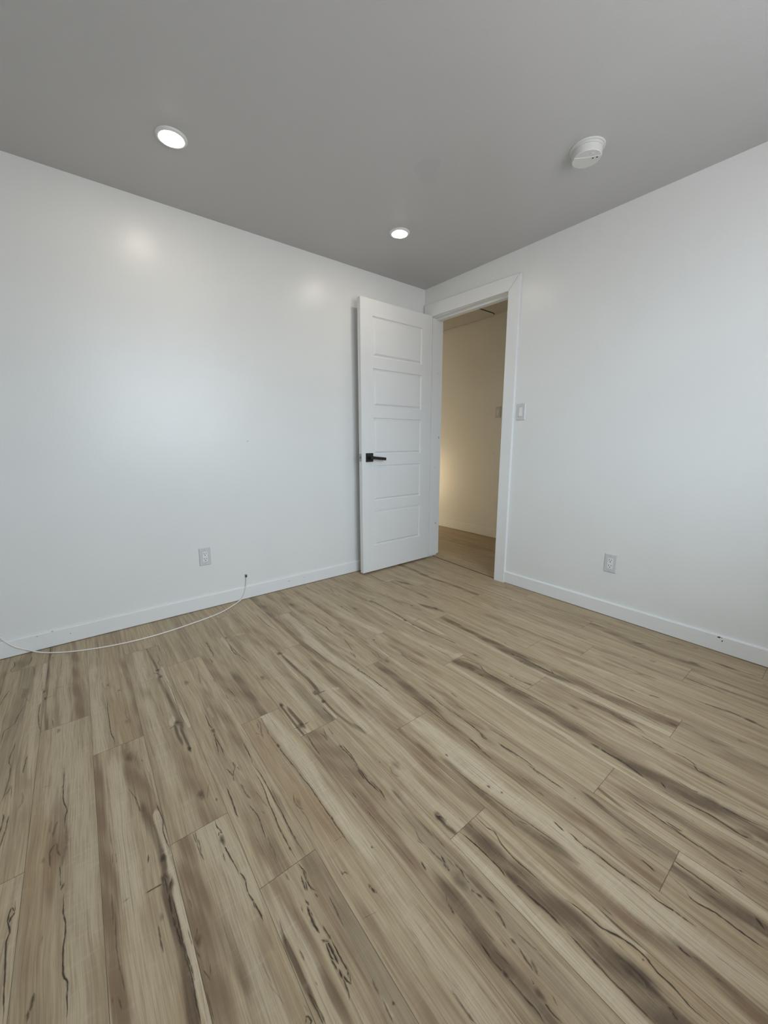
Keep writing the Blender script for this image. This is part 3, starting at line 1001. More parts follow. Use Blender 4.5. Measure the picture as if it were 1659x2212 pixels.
C 3.5 80 -1582 -1795 -1576 -1894 -1573 -1918 -1566 -1992 -1557 -2057 -1543 -2156
C 3 60 -1570 -1920 -1567 -2004
C 5 50 -1586 -1990 -1591 -2046
C 3 50 -1574 -2035 -1560 -2063
C 3 50 -1561 -2095 -1557 -2145
C 3 40 -1603 -1819 -1607 -1901
K 7 90 6 -1547 -1920
K 5 80 5 -1533 -1957
K 8 80 6 -1558 -1757
C 4 50 -1599 -1651 -1599 -1704 -1606 -1755
C 3 40 -1614 -1574 -1614 -1631
T 34 45 -1622 -2030 -1621 -2116 -1619 -2177
C 5 85 -1497 -2099 -1501 -2134
C 4.2 95 -1495 -2139 -1495 -2155 -1499 -2175 -1497 -2192 -1494 -2220 -1495 -2251 -1493 -2280 -1489 -2308 -1488 -2330
C 3 90 -1501 -2158 -1498 -2172 -1499 -2191
C 6 90 -1500 -2179 -1497 -2196
C 5 60 -1492 -2279 -1493 -2292
C 3 40 -1554 -2184 -1551 -2200
C 3 30 -1517 -2216 -1509 -2243
C 4.5 95 -1487 -2327 -1491 -2342 -1486 -2375 -1484 -2396 -1482 -2416
C 6 90 -1485 -2375 -1484 -2392
C 5 80 -1552 -2399 -1554 -2412 -1552 -2425
C 4 60 -1548 -2424 -1546 -2439
C 4 50 -1553 -2461 -1551 -2473
C 3 40 -1578 -2330 -1573 -2355
C 2.5 35 -1510 -2452 -1505 -2505
B 44 50 -1583 -2198 -1595 -2237
B 46 75 -1582 -2268 -1577 -2338 -1560 -2395 -1556 -2443 -1556 -2488 -1558 -2537
D 18 55 -1550 -2403 -1547 -2441 -1549 -2474
D 12 75 -1608 -2238 -1605 -2275 -1613 -2303 -1612 -2337 -1601 -2368
C 3 50 -1602 -2269 -1603 -2296
L 50 60 -1525 -2170 -1525 -2241 -1527 -2294
L 60 70 -1543 -2293 -1517 -2351 -1512 -2413 -1510 -2470 -1502 -2531
T 30 25 -1547 -2422 -1534 -2535
L 22 40 -1625 -2245 -1618 -2293
B 60 50 -1409 -27 -1425 -258 -1426 -433
K 30 50 20 -1434 -292
D 30 40 -1435 -186 -1439 -347
L 34 50 -1467 -363 -1454 -617 -1470 -869 -1478 -1071
C 5 95 -1415 -549 -1421 -628 -1412 -683 -1422 -767 -1417 -828
K 12 70 8 -1414 -674
C 4 70 -1370 -322 -1377 -377
C 4 80 -1454 -1008 -1457 -1071
C 3 50 -1455 -409 -1454 -617 -1457 -739
B 40 40 -1404 -523 -1401 -753 -1408 -918
C 4 80 -1457 -1018 -1458 -1071
C 5 40 -1467 -829 -1443 -986
L 26 50 -1495 -900 -1468 -1076 -1454 -1164
D 50 65 -1414 -1184 -1414 -1347 -1421 -1502
B 52 55 -1427 -1400 -1440 -1594 -1447 -1728
K 20 50 16 -1360 -1188
C 5 60 -1366 -1062 -1371 -1127 -1363 -1173
C 3.5 80 -1440 -1444 -1442 -1523 -1445 -1623 -1439 -1716
C 4 85 -1377 -1485 -1380 -1535 -1384 -1578 -1379 -1617
C 4 60 -1379 -1617 -1380 -1682
C 3 70 -1423 -1510 -1426 -1579 -1438 -1652 -1435 -1712
C 6 90 -1441 -1755 -1442 -1782 -1448 -1817
C 4 70 -1448 -1817 -1453 -1864
C 3 50 -1379 -1297 -1392 -1376
C 3 60 -1378 -1262 -1377 -1286
B 34 60 -1445 -1716 -1452 -1820 -1457 -1903
B 50 60 -1455 -1884 -1439 -1960 -1436 -2037 -1438 -2102
T 26 50 -1450 -2045 -1452 -2109
C 4.5 90 -1380 -1944 -1380 -1973 -1380 -2013 -1375 -2070
C 7 80 -1378 -1963 -1385 -1992
C 5 60 -1445 -2019 -1444 -2045
C 3 40 -1438 -1955 -1439 -2008
B 28 75 -1418 -2118 -1426 -2185 -1446 -2251 -1449 -2315
L 18 35 -1476 -2146 -1476 -2235 -1475 -2304
D 14 75 -1341 -2132 -1351 -2185 -1354 -2234
G 44 50 -1353 -2170 -1369 -2251 -1350 -2320
D 30 45 -1357 -2296 -1342 -2323
C 5 90 -1420 -2288 -1420 -2300 -1425 -2322
C 4 60 -1393 -2240 -1388 -2263 -1383 -2283
C 3 50 -1373 -2223 -1362 -2265
C 3 50 -1379 -2271 -1375 -2322
C 5 80 -1381 -2100 -1380 -2106
C 3 50 -1364 -2205 -1366 -2250 -1367 -2299
C 3 40 -1422 -2119 -1421 -2177
C 4.5 90 -1353 -2323 -1359 -2352 -1358 -2387 -1359 -2421 -1358 -2433
D 42 70 -1381 -2324 -1386 -2371 -1387 -2409
L 24 75 -1331 -2327 -1330 -2392 -1327 -2453
T 36 40 -1437 -2321 -1441 -2362
C 3.5 50 -1402 -2325 -1409 -2365 -1415 -2387
D 46 75 -1381 -2414 -1372 -2454 -1370 -2484 -1372 -2514
C 5.5 95 -1419 -2382 -1425 -2392 -1426 -2405 -1417 -2433 -1418 -2472 -1415 -2519
C 6 95 -1356 -2489 -1363 -2500 -1373 -2509
C 4 50 -1383 -2413 -1383 -2434
B 30 40 -1404 -2440 -1403 -2479 -1403 -2507
L 22 70 -1334 -2458 -1335 -2509
T 36 35 -1441 -2385 -1432 -2456 -1423 -2520
C 5 70 -1211 -36 -1219 -130 -1203 -261
B 40 35 -1349 -27 -1325 -231
B 50 60 -1315 -149 -1316 -425 -1327 -686
K 40 35 30 -1331 -747
B 48 50 -1304 -530 -1308 -765
C 5 40 -1323 -587 -1278 -708
L 40 50 -1229 -194 -1218 -484 -1217 -636
L 40 75 -1254 -625 -1234 -809 -1209 -965
C 5 70 -1403 -867 -1419 -936 -1437 -1010
C 6 60 -1369 -808 -1353 -894
B 24 50 -1335 -806 -1331 -966
K 9 90 7 -1287 -987
B 42 60 -1202 -1019 -1208 -1109 -1197 -1205
C 3.5 60 -1292 -975 -1302 -1034 -1316 -1111
C 5 70 -1253 -1161 -1264 -1234
L 12 60 -1317 -955 -1324 -1104 -1329 -1205
C 4 60 -1448 -1018 -1453 -1061
C 3.5 60 -1347 -1068 -1369 -1162
B 40 50 -1251 -1109 -1246 -1279
B 36 40 -1241 -1257 -1235 -1363
L 24 50 -1319 -1040 -1329 -1289 -1315 -1499
C 5 85 -1264 -1171 -1269 -1221 -1268 -1287 -1265 -1339
C 3.5 50 -1297 -1350 -1307 -1464
C 6 70 -1298 -1543 -1301 -1579
C 6 70 -1342 -1602 -1339 -1648
C 4 70 -1384 -1578 -1383 -1639 -1380 -1682
C 6 75 -1382 -1673 -1384 -1741 -1393 -1800
C 5 85 -1384 -1757 -1397 -1783 -1393 -1800
C 3 50 -1375 -1695 -1360 -1775
C 7 90 -1377 -1833 -1376 -1874 -1369 -1924
C 4 85 -1374 -1849 -1371 -1929 -1373 -1973
C 4 50 -1346 -1764 -1336 -1838
B 44 45 -1312 -1350 -1339 -1549 -1364 -1703
D 30 40 -1391 -1633 -1384 -1719 -1392 -1779
L 18 45 -1303 -1446 -1319 -1689 -1312 -1864
G 40 30 -1388 -1796 -1374 -1882
C 5 80 -1380 -1973 -1378 -2031
C 4.5 90 -1251 -2193 -1257 -2227 -1259 -2271 -1261 -2299 -1263 -2327 -1266 -2368 -1266 -2401 -1268 -2424 -1256 -2462
C 5 85 -1252 -2291 -1254 -2314 -1251 -2332
C 5 70 -1261 -2302 -1256 -2325
C 3.5 70 -1264 -2370 -1265 -2413 -1271 -2456
C 6 70 -1264 -2367 -1263 -2396
C 2.5 40 -1187 -2132 -1201 -2223
C 3 40 -1190 -2334 -1197 -2346
C 3.5 60 -1289 -2442 -1302 -2469
C 5 80 -1259 -2445 -1258 -2456
C 3 40 -1225 -2168 -1238 -2223
C 5 60 -1241 -2489 -1247 -2497
B 46 45 -1199 -2134 -1203 -2211 -1213 -2257
D 30 45 -1236 -2234 -1224 -2294 -1207 -2338
B 50 65 -1219 -2362 -1216 -2415 -1201 -2491
D 11 75 -1289 -2123 -1296 -2162 -1305 -2198
B 40 40 -1243 -2174 -1250 -2209
L 12 30 -1231 -2280 -1237 -2335
L 22 35 -1308 -2177 -1307 -2246 -1311 -2339 -1309 -2432
B 26 40 -1287 -2406 -1291 -2471
L 26 40 -1086 -212 -1085 -422 -1065 -626 -1068 -825
C 8 50 -1092 -207 -1114 -286
K 9 80 6 -1108 -349
T 36 40 -1127 -154 -1131 -492 -1166 -713
K 16 70 9 -1196 -521
C 3.5 70 -1197 -500 -1198 -596 -1181 -735 -1162 -959
K 18 50 14 -1145 -601
B 34 40 -1142 -544 -1153 -651
T 30 40 -1134 -772 -1139 -931
K 22 50 14 -1146 -597
B 32 40 -1142 -591 -1138 -706
C 3.5 55 -1198 -640 -1198 -779 -1173 -956 -1139 -1202 -1094 -1347
C 5 60 -1117 -868 -1108 -939
T 40 40 -1128 -834 -1107 -1008
L 40 60 -1119 -1071 -1099 -1234 -1068 -1344
L 22 90 -1086 -1353 -1026 -1371
C 5 70 -1092 -1365 -1091 -1389
C 5 60 -1100 -1271 -1087 -1341
C 4 80 -1099 -1185 -1096 -1291 -1097 -1385
L 26 50 -1086 -1180 -1077 -1305 -1051 -1382
L 14 95 -1086 -1360 -1025 -1375
K 12 50 7 -1106 -1378
D 56 70 -1104 -1405 -1080 -1498 -1079 -1656 -1092 -1801 -1100 -1929
B 40 40 -1118 -1593 -1116 -1763
C 4.5 90 -1129 -1398 -1062 -1399 -1042 -1454 -1040 -1494 -1061 -1537 -1065 -1646 -1057 -1754 -1056 -1907
K 22 75 16 -1093 -1482
K 16 60 9 -1097 -1541
K 16 50 14 -1098 -1677
C 3 70 -1108 -1664 -1086 -1666 -1089 -1688 -1109 -1688 -1108 -1664
C 5 70 -1107 -1465 -1080 -1498
L 26 80 -1148 -1408 -1152 -1618 -1160 -1816 -1157 -1958
C 3 50 -1071 -1809 -1081 -1920
B 56 60 -1092 -1958 -1101 -2045 -1099 -2120 -1112 -2180
C 8 95 -1128 -2041 -1125 -2067 -1127 -2094 -1125 -2130 -1126 -2168
K 18 90 9 -1125 -2050
L 24 60 -1165 -1994 -1171 -2075 -1174 -2131
C 3 50 -1098 -1961 -1087 -2007 -1082 -2060
C 7 95 -1127 -2144 -1133 -2180 -1140 -2203
C 3 60 -1140 -2203 -1148 -2255 -1146 -2295
C 6 95 -1117 -2240 -1132 -2259
D 56 75 -1117 -2182 -1113 -2257 -1093 -2338 -1088 -2415 -1089 -2477
C 4 85 -1066 -2256 -1076 -2306 -1065 -2340 -1075 -2362 -1074 -2413 -1063 -2473
C 5.5 90 -1146 -2295 -1134 -2361 -1136 -2394 -1139 -2434 -1131 -2451 -1129 -2482
K 20 50 12 -1125 -2438
K 26 40 16 -1072 -2350
K 30 30 14 -1105 -2293
L 26 70 -1170 -2122 -1174 -2214 -1164 -2328 -1161 -2428 -1159 -2486
L 24 50 -1060 -2209 -1066 -2304 -1058 -2385 -1036 -2470
T 20 40 -1061 -2303 -1055 -2410
B 32 55 -1031 -205 -1020 -361 -1015 -522
L 30 40 -982 -391 -931 -567
C 3.5 50 -950 -320 -926 -527
L 11 95 -1028 -558 -1015 -759 -1013 -918 -1016 -1074
D 12 80 -992 -570 -990 -778 -1000 -920 -1002 -992 -999 -1072 -976 -1261
K 18 90 14 -1006 -919
K 12 80 9 -1009 -991
K 20 70 12 -1002 -572
L 30 75 -954 -923 -947 -1044 -954 -1130
C 6 50 -971 -960 -912 -957
B 40 30 -857 -759 -859 -910
L 18 50 -870 -1024 -871 -1166 -873 -1376 -874 -1544
T 44 40 -1020 -1078 -1013 -1224
C 4 40 -879 -1066 -872 -1240 -873 -1376
L 30 40 -992 -1129 -980 -1264 -968 -1387
B 30 40 -984 -1387 -982 -1436
K 14 60 8 -984 -1422
T 34 40 -1021 -1185 -996 -1327 -981 -1490
K 14 70 9 -984 -1418
C 4 50 -985 -1393 -974 -1443
L 40 35 -973 -1483 -961 -1605 -934 -1718
C 5.5 90 -1001 -1626 -999 -1666 -993 -1703 -986 -1735
K 14 70 8 -1000 -1632
C 5 70 -990 -1689 -981 -1729
L 12 40 -1032 -1560 -1020 -1703
C 3 35 -1049 -1535 -1044 -1619 -1027 -1707
B 50 50 -983 -1752 -997 -1876
C 3 50 -980 -1734 -978 -1807
C 4 50 -925 -1757 -925 -1839
B 50 50 -903 -1866 -914 -1942 -917 -2001
K 26 70 12 -983 -1905
D 26 70 -910 -1954 -896 -2009 -909 -2056
K 20 60 10 -903 -2016
L 12 60 -881 -2046 -875 -2092
C 3.5 70 -878 -2032 -896 -2043 -895 -2067 -882 -2102 -875 -2153 -876 -2210
C 4 60 -909 -2048 -916 -2113 -928 -2140
C 6 85 -948 -2121 -950 -2158 -953 -2183 -952 -2211
C 4 70 -951 -2136 -946 -2195
C 5 85 -945 -2229 -944 -2261 -955 -2295
C 3 50 -896 -1974 -888 -2048
C 4 50 -1061 -1943 -1070 -1991 -1074 -2046
C 3 60 -882 -2198 -883 -2259 -883 -2322
C 3 40 -1003 -1915 -993 -1981
B 40 30 -1027 -1971 -1007 -2085
L 24 35 -1022 -2051 -1020 -2163 -1021 -2230
G 40 30 -935 -2149 -939 -2240 -955 -2295
C 5.5 90 -953 -2282 -975 -2300 -972 -2311 -973 -2340 -972 -2374
C 4 80 -975 -2314 -973 -2354
D 40 35 -971 -2325 -971 -2395 -973 -2447
C 6 70 -900 -192 -894 -237
B 40 35 -936 -94 -934 -283
B 50 50 -882 -526 -862 -674 -838 -814
K 16 75 10 -833 -788
C 5 60 -846 -532 -856 -614
K 9 70 5 -841 -536
D 26 70 -777 -843 -758 -897 -745 -946
K 24 80 12 -743 -913
C 6 60 -739 -931 -733 -1010
B 40 35 -828 -822 -831 -969
L 12 50 -750 -942 -734 -1028
D 44 70 -803 -1026 -812 -1152 -813 -1329 -808 -1453 -811 -1536
K 18 60 12 -800 -1153
C 4 60 -762 -1024 -770 -1153 -767 -1294 -778 -1526
L 16 50 -865 -1028 -862 -1158
C 5 70 -769 -1432 -766 -1448
L 18 50 -735 -1045 -738 -1272
D 46 70 -820 -1345 -833 -1485 -854 -1629 -836 -1762
C 8 95 -839 -1523 -831 -1570 -833 -1646 -834 -1706 -835 -1740
C 5 90 -817 -1719 -835 -1740
L 24 60 -869 -1306 -866 -1542 -868 -1725 -870 -1811
C 7 95 -839 -1521 -827 -1572 -829 -1660 -831 -1731
K 14 80 10 -835 -1532
C 5 90 -818 -1718 -831 -1742
B 46 60 -799 -1580 -798 -1757 -794 -1860
B 52 90 -802 -1817 -811 -1920 -801 -2049 -798 -2129 -779 -2191
C 4 80 -772 -1802 -774 -1834 -778 -1906 -767 -1994 -765 -2078 -746 -2136 -741 -2193
C 4.5 75 -832 -1831 -838 -1908 -835 -1930 -831 -1952 -830 -2018 -825 -2098 -839 -2189
K 22 70 12 -790 -2183
K 14 60 9 -831 -1922
L 24 85 -872 -1851 -874 -1992 -861 -2110 -859 -2191
C 6 60 -746 -2136 -754 -2146
L 10 40 -751 -2106 -743 -2188
D 50 45 -763 -2212 -780 -2300 -786 -2392
C 4 60 -750 -2190 -747 -2239
C 3 50 -775 -2232 -780 -2300 -757 -2358
K 10 50 7 -781 -2296
C 3 40 -774 -2218 -770 -2258
B 26 40 -508 -178 -519 -353
C 6 90 -700 -149 -707 -302 -694 -359
L 16 80 -694 -334 -619 -344
K 12 60 9 -699 -316
C 4 60 -520 -231 -499 -412
D 20 70 -621 -412 -595 -473 -585 -507
K 26 60 12 -595 -473
B 46 50 -660 -435 -660 -703
C 5 65 -638 -555 -660 -703 -680 -819
C 3 50 -588 -544 -579 -699
C 5 60 -646 -668 -665 -766
L 30 45 -557 -263 -539 -422 -503 -560
C 5 60 -471 -663 -460 -722 -458 -796
B 30 40 -545 -604 -553 -789 -523 -985
G 34 40 -512 -844 -523 -1026
L 24 35 -516 -677 -498 -877
T 36 35 -565 -802 -583 -1075
D 40 65 -348 -105 -348 -306 -372 -470 -355 -704 -355 -924
K 18 50 10 -346 -432
C 6 90 -384 -819 -367 -863 -369 -901 -365 -946
C 4 60 -272 -200 -314 -365 -319 -483
L 30 45 -141 -162 -144 -404
C 5.5 85 -258 -576 -257 -676 -258 -716 -256 -809 -253 -982 -250 -1140 -256 -1188
K 16 60 9 -250 -748
K 12 70 9 -256 -1136
L 9 60 -237 -746 -234 -926 -229 -1047
L 26 50 -236 -1131 -234 -1174
B 28 35 -117 -490 -127 -752
K 14 70 9 -84 -984
B 36 40 -125 -888 -95 -1037
T 34 50 -375 -931 -386 -1032
C 5 55 -448 -1126 -445 -1311
C 3 40 -358 -1138 -358 -1254
B 30 45 -560 -1149 -554 -1275 -559 -1384
B 32 60 -567 -1201 -561 -1432 -556 -1631 -550 -1765
C 4 70 -272 -1122 -265 -1247 -272 -1395
C 4 70 -441 -1107 -444 -1172
K 10 70 8 -256 -1130
B 26 50 -339 -1211 -354 -1350
C 5 70 -358 -1398 -354 -1441
L 44 45 -440 -1261 -458 -1442 -448 -1639
C 4 70 -691 -1355 -693 -1379
D 20 40 -648 -1363 -659 -1422
C 7 50 -410 -1621 -397 -1696
T 40 60 -667 -1712 -684 -1788
C 5 50 -693 -1743 -684 -1788
L 30 40 -583 -1752 -591 -1874 -596 -1974
B 28 45 -127 -1162 -157 -1423 -163 -1603
K 16 60 10 -84 -975
D 20 40 -45 -1064 -33 -1157
L 22 40 -207 -1124 -189 -1284
D 46 55 -193 -1617 -225 -1784 -253 -1931 -260 -2009
C 3 50 -224 -1611 -233 -1728
C 6 70 -245 -1848 -203 -1905
C 3 50 -193 -1743 -207 -1863
B 30 45 -447 -1748 -429 -1888
C 4 50 -401 -1904 -390 -1926
K 14 70 7 -524 -1986
C 5 70 -354 -1974 -356 -1999
C 4 50 -114 -1680 -114 -1699
L 26 35 -136 -1624 -132 -1808
C 7 60 -62 -1847 -86 -1959 -68 -2035
B 26 50 -507 -1840 -516 -1993
B 24 55 -453 -1766 -450 -1925 -442 -2108
C 4 60 -397 -1901 -389 -1924
C 5 85 -371 -1968 -365 -1995
K 20 50 9 -526 -1985
C 4 50 -570 -1939 -524 -1999
B 24 50 -558 -1864 -534 -2002
L 26 60 -658 -1746 -629 -1893 -631 -2012
K 12 50 8 -686 -2009
C 6 85 -667 -2063 -657 -2081 -654 -2101
T 40 45 -747 -1940 -724 -2065 -722 -2164
T 26 30 -574 -1705 -548 -1860
C 7 90 -552 -2193 -552 -2216 -546 -2252 -536 -2303 -542 -2348 -543 -2371 -555 -2407
K 22 80 14 -540 -2357
D 10 60 -555 -2253 -536 -2320 -547 -2406
C 6 80 -400 -2114 -403 -2182 -406 -2261
B 36 60 -309 -2117 -314 -2243 -311 -2375
D 22 50 -376 -2255 -370 -2328 -361 -2381
L 26 40 -348 -2127 -364 -2214 -358 -2289
K 48 75 16 -147 -2216
K 24 70 12 -228 -2111
D 40 60 -256 -1856 -256 -1987 -244 -2102
C 5 70 -240 -1862 -215 -1896
D 28 60 -162 -2141 -145 -2211 -162 -2263
C 5 70 -158 -2255 -141 -2292 -120 -2331
C 6 60 -89 -1942 -70 -1989 -58 -2036
C 5 90 -59 -2061 -53 -2089
C 7 70 -199 -2342 -196 -2360
C 4 50 -182 -2259 -183 -2336
B 40 30 -172 -2107 -176 -2217 -171 -2335
T 30 40 -65 -2008 -66 -2152 -53 -2278
B 40 40 -837 -2386 -830 -2443
C 3 40 -649 -2144 -650 -2238 -657 -2341
K 14 50 9 -702 -2358
T 40 40 -636 -2198 -626 -2336 -637 -2400
C 4 40 -798 -2320 -808 -2382
D 34 40 -807 -2306 -808 -2382 -794 -2422
C 3 35 -653 -2365 -640 -2418'''


def cut_x(y):                       # slightly skew gap under the door leaf, between room and hallway
    return 0.055 + (0.003 - 0.055) * (min(max(y, -0.82), -0.09) + 0.10) / (-0.71)


bands, marks = [], []
for ln in FIG.split('\n'):
    t = ln.split()
    k, w, s = t[0], float(t[1]) / 1000, float(t[2]) / 100
    q = t[4:] if k == 'K' else t[3:]
    P2 = [(int(q[i]) / 1000, int(q[i + 1]) / 1000) for i in range(0, len(q), 2)]
    if k == 'C':
        marks.append((k, w, s, 0, P2))
    elif k == 'K':
        marks.append((k, w * 1.15, s * 0.8, float(t[3]) / 1000 * 0.85, P2))
    else:
        bands.append((k, w, s, np.array(catmull(P2, 0.05))))

planks = []          # (x0, x1, y0, y1, hall?)
for k in range(-7, 26):
    x0 = SEAM0 + PW * k
    x1 = x0 + PW
    j = JOINT.get(k, -rnd.random() * PL)
    ys = [j + PL * i for i in range(-4, 5)]
    for a, b in zip(ys, ys[1:]):
        if x0 < -0.01:
            lo, hi = max(a, YB), min(b, 0.0)
            xl, xr = max(x0, XB), min(x1, 0.0)
            if hi - lo > 0.004 and xr - xl > 0.004:
                planks.append((xl, xr, lo, hi, 0))
        else:
            lo, hi = max(a, -2.0), min(b, 2.4)
            if hi - lo > 0.004:
                planks.append((x0, min(x1, XH), lo, hi, 1))
planks.append((0.0, 0.06, -0.82, -0.05, 2))
CH = {'B': (0, 0), 'L': (0, 1), 'D': (0, 2), 'T': (1, 0), 'G': (1, 1)}


def tones(pl, X, Y):
    A = np.zeros((2, len(X), 3))
    for k, w, s, P2 in pl['bands']:
        cross = abs(P2[-1][0] - P2[0][0]) > abs(P2[-1][1] - P2[0][1])
        sy = 1.0 if cross else (0.4 if w < 0.026 and k == 'L' else 0.18)
        d = np.full(len(X), 9.0)
        for a, b in zip(P2, P2[1:]):
            ax, ay, bx, by = a[0], a[1] * sy, b[0], b[1] * sy
            vx, vy = bx - ax, by - ay
            L2 = vx * vx + vy * vy + 1e-12
            t = np.clip(((X - ax) * vx + (Y * sy - ay) * vy) / L2, 0, 1)
            d = np.minimum(d, np.hypot(X - ax - t * vx, Y * sy - ay - t * vy))
        q = np.clip((1.25 - d / (w / 2)) / (0.6 if w < 0.026 and k == 'L' else 0.95), 0, 1)
        q = s * q * q * (3 - 2 * q)
        if k in 'DB':
            q = q * (0.84 + 0.16 * np.sin(Y * (23 + 400 * w) + X * 60 + 90 * s))
        i, c = CH[k]
        A[i, :, c] = np.maximum(A[i, :, c], q)
    return A


V, FC, WA, WB, PK, MI = [], [], [], [], [], []


def emit(verts, faces, wa, wb, pk):
    o = len(V)
    V.extend(verts)
    FC.extend([[i + o for i in f] for f in faces])
    WA.extend(wa)
    WB.extend(wb)
    PK.extend([pk] * len(verts))


infos = []
for (x0, x1, y0, y1, hall) in planks:
    pl = {'r': (x0, x1, y0, y1), 'pk': (rnd.random(), rnd.random(), rnd.random())}
    pl['bands'] = []
    if hall == 0:
        for b in bands:
            c = b[3][len(b[3]) // 2]
            if x0 <= c[0] < x1 and y0 <= c[1] < y1:
                pl['bands'].append(b)
    infos.append(pl)
    fine = hall == 0 and pl['bands']
    nx = 44 if fine else 6
    ny = max(3, int((y1 - y0) / (0.012 if fine else 0.06)))
    g, e = 0.0002, 0.0009
    xs = np.concatenate(([x0 + g], np.linspace(x0 + g + e, x1 - g - e, nx), [x1 - g]))
    ys = np.concatenate(([y0 + g], np.linspace(y0 + g + e, y1 - g - e, ny), [y1 - g]))
    XX, YY = np.meshgrid(xs, ys)
    X, Y = XX.ravel(), YY.ravel()
    A = tones(pl, X, Y)
    wb = A[1]
    sl, sr = 0.15 + 0.4 * rnd.random(), 0.15 + 0.4 * rnd.random()
    nX, nY = len(xs), len(ys)
    ed = np.zeros((nY, nX))
    ed[:, 0], ed[:, -1] = sl, sr
    ed[0, :], ed[-1, :] = 0.6, 0.6
    wb[:, 2] = ed.ravel()
    if hall == 1:
        cx = np.array([cut_x(y) + 0.010 if -0.86 < y < -0.04 else -9 for y in Y])
        X = np.maximum(X, cx)
    elif hall == 2:
        X = np.minimum(X, np.array([cut_x(y) for y in Y]))
    emit([(a, b, 0.0) for a, b in zip(X, Y)],
         [(j * nX + i, j * nX + i + 1, (j + 1) * nX + i + 1, (j + 1) * nX + i) for j in range(nY - 1) for i in range(nX - 1)],
         A[0].tolist(), wb.tolist(), pl['pk'])


def plank_at(x, y):
    for pl in infos:
        x0, x1, y0, y1 = pl['r']
        if x0 <= x < x1 and y0 <= y < y1:
            return pl


zlift = 0.00012
for (k, w, s, l, P2) in marks:
    c = P2[len(P2) // 2]
    pl = plank_at(*c)
    if pl is None:
        continue
    zlift += 1.5e-7
    x0, x1, y0, y1 = pl['r']
    if k == 'C':
        pts = np.array(catmull(P2, 0.008))
        n = len(pts)
        vv, att = [], []
        wob = 0.0
        for i in range(n):
            t = pts[min(i + 1, n - 1)] - pts[max(i - 1, 0)]
            t = t / (np.hypot(*t) + 1e-9)
            nn = np.array((-t[1], t[0]))
            wob = 0.7 * wob + rnd.uniform(-0.0005, 0.0005)
            wv = rnd.uniform(0.65, 1.2)
            end = min(1.0, 4.0 * min(i, n - 1 - i) / max(1, n - 1) + 0.25)
            for f, a in ((-1.0, 0.0), (0.0, 1.0), (1.0, 0.0)):
                p = pts[i] + nn * (wob + f * w * 0.68 * wv * end)
                vv.append((min(max(p[0], x0), x1), min(max(p[1], y0), y1), zlift))
                att.append(a * s * min(1.0, end + 0.3) * rnd.uniform(0.85, 1.1))
        fs = [(3 * i + q, 3 * i + q + 1, 3 * i + q + 4, 3 * i + q + 3) for i in range(n - 1) for q in (0, 1)]
    else:
        seg = 14
        ph = rnd.random() * 6
        vv, att = [(c[0], c[1], zlift)], [s]
        for R, a in ((0.45, 0.75 * s), (1.0, 0.0)):
            for q in range(seg):
                th = 2 * math.pi * q / seg
                rr = R * (1 + 0.10 * math.sin(3 * th + ph) + 0.08 * math.sin(5 * th + 2 * ph))
                vv.append((min(max(c[0] + l * rr * math.cos(th), x0), x1), min(max(c[1] + w * rr * math.sin(th), y0), y1), zlift))
                att.append(a)
        fs = [(0, 1 + q, 1 + (q + 1) % seg) for q in range(seg)]
        fs += [(1 + q, 1 + seg + q, 1 + seg + (q + 1) % seg, 1 + (q + 1) % seg) for q in range(seg)]
    A = tones(pl, np.array([p[0] for p in vv]), np.array([p[1] for p in vv]))
    wb = A[1]
    wb[:, 2] = att
    emit(vv, fs, A[0].tolist(), wb.tolist(), pl['pk'])

nwood = len(FC)
for (a, b, c, d, z0, z1) in ((XB, 0.0, YB, 0.0, -0.05, -0.004), (0.0, XH, -2.0, 2.4, -0.05, -0.004)):
    o = len(V)
    V.extend([(a, c, z0), (b, c, z0), (b, d, z0), (a, d, z0), (a, c, z1), (b, c, z1), (b, d, z1), (a, d, z1)])
    FC.extend([[i + o for i in q] for q in ((0, 3, 2, 1), (4, 5, 6, 7), (0, 1, 5, 4), (1, 2, 6, 5), (2, 3, 7, 6), (3, 0, 4, 7))])
    WA.extend([(0, 0, 0)] * 8)
    WB.extend([(0, 0, 0)] * 8)
    PK.extend([(0, 0, 0)] * 8)
me = bpy.data.meshes.new('floor')
me.from_pydata(V, [], FC)
me.materials.append(M['wood'])
me.materials.append(M['gap'])
for i, p in enumerate(me.polygons):
    if i >= nwood:
        p.material_index = 1
for nm, arr in (('wood_a', WA), ('wood_b', WB), ('plank', PK)):
    at = me.color_attributes.new(nm, 'FLOAT_COLOR', 'POINT')
    q = np.ones((len(V), 4), np.float32)
    q[:, :3] = np.array(arr, np.float32)
    at.data.foreach_set('color', q.ravel())
bmf = bmesh.new()
bmf.from_mesh(me)
for f in bmf.faces:
    if f.material_index == 0 and f.normal.z < 0:
        f.normal_flip()
bmf.to_mesh(me)
bmf.free()
floor = bpy.data.objects.new('floor', me)
COL.objects.link(floor)
structure(floor)
# ------------------------------------------------------------------ walls and ceiling
TOP = 2.45
DY0, DY1, DZ = -0.818, -0.098, 2.034          # clear door opening: strike jamb, hinge jamb, head
RO0, RO1, ROZ = DY0 - 0.02, DY1 + 0.02, DZ + 0.02


def spot(bm, axis, sgn, at, u, v, ru, rv, mi, seg=10, ph=0.0):
    """small irregular mark lying on a wall face"""
    c = []
    for i in range(seg):
        th = 2 * math.pi * i / seg
        k = 1 + 0.25 * math.sin(2 * th + ph) + 0.15 * math.sin(3 * th + 2 * ph)
        p = [u + ru * k * math.cos(th), v + rv * k * math.sin(th)]
        p.insert(axis, at + sgn * 0.0003)
        c.append(bm.verts.new(p))
    f = bm.faces.new(c)
    f.material_index = mi


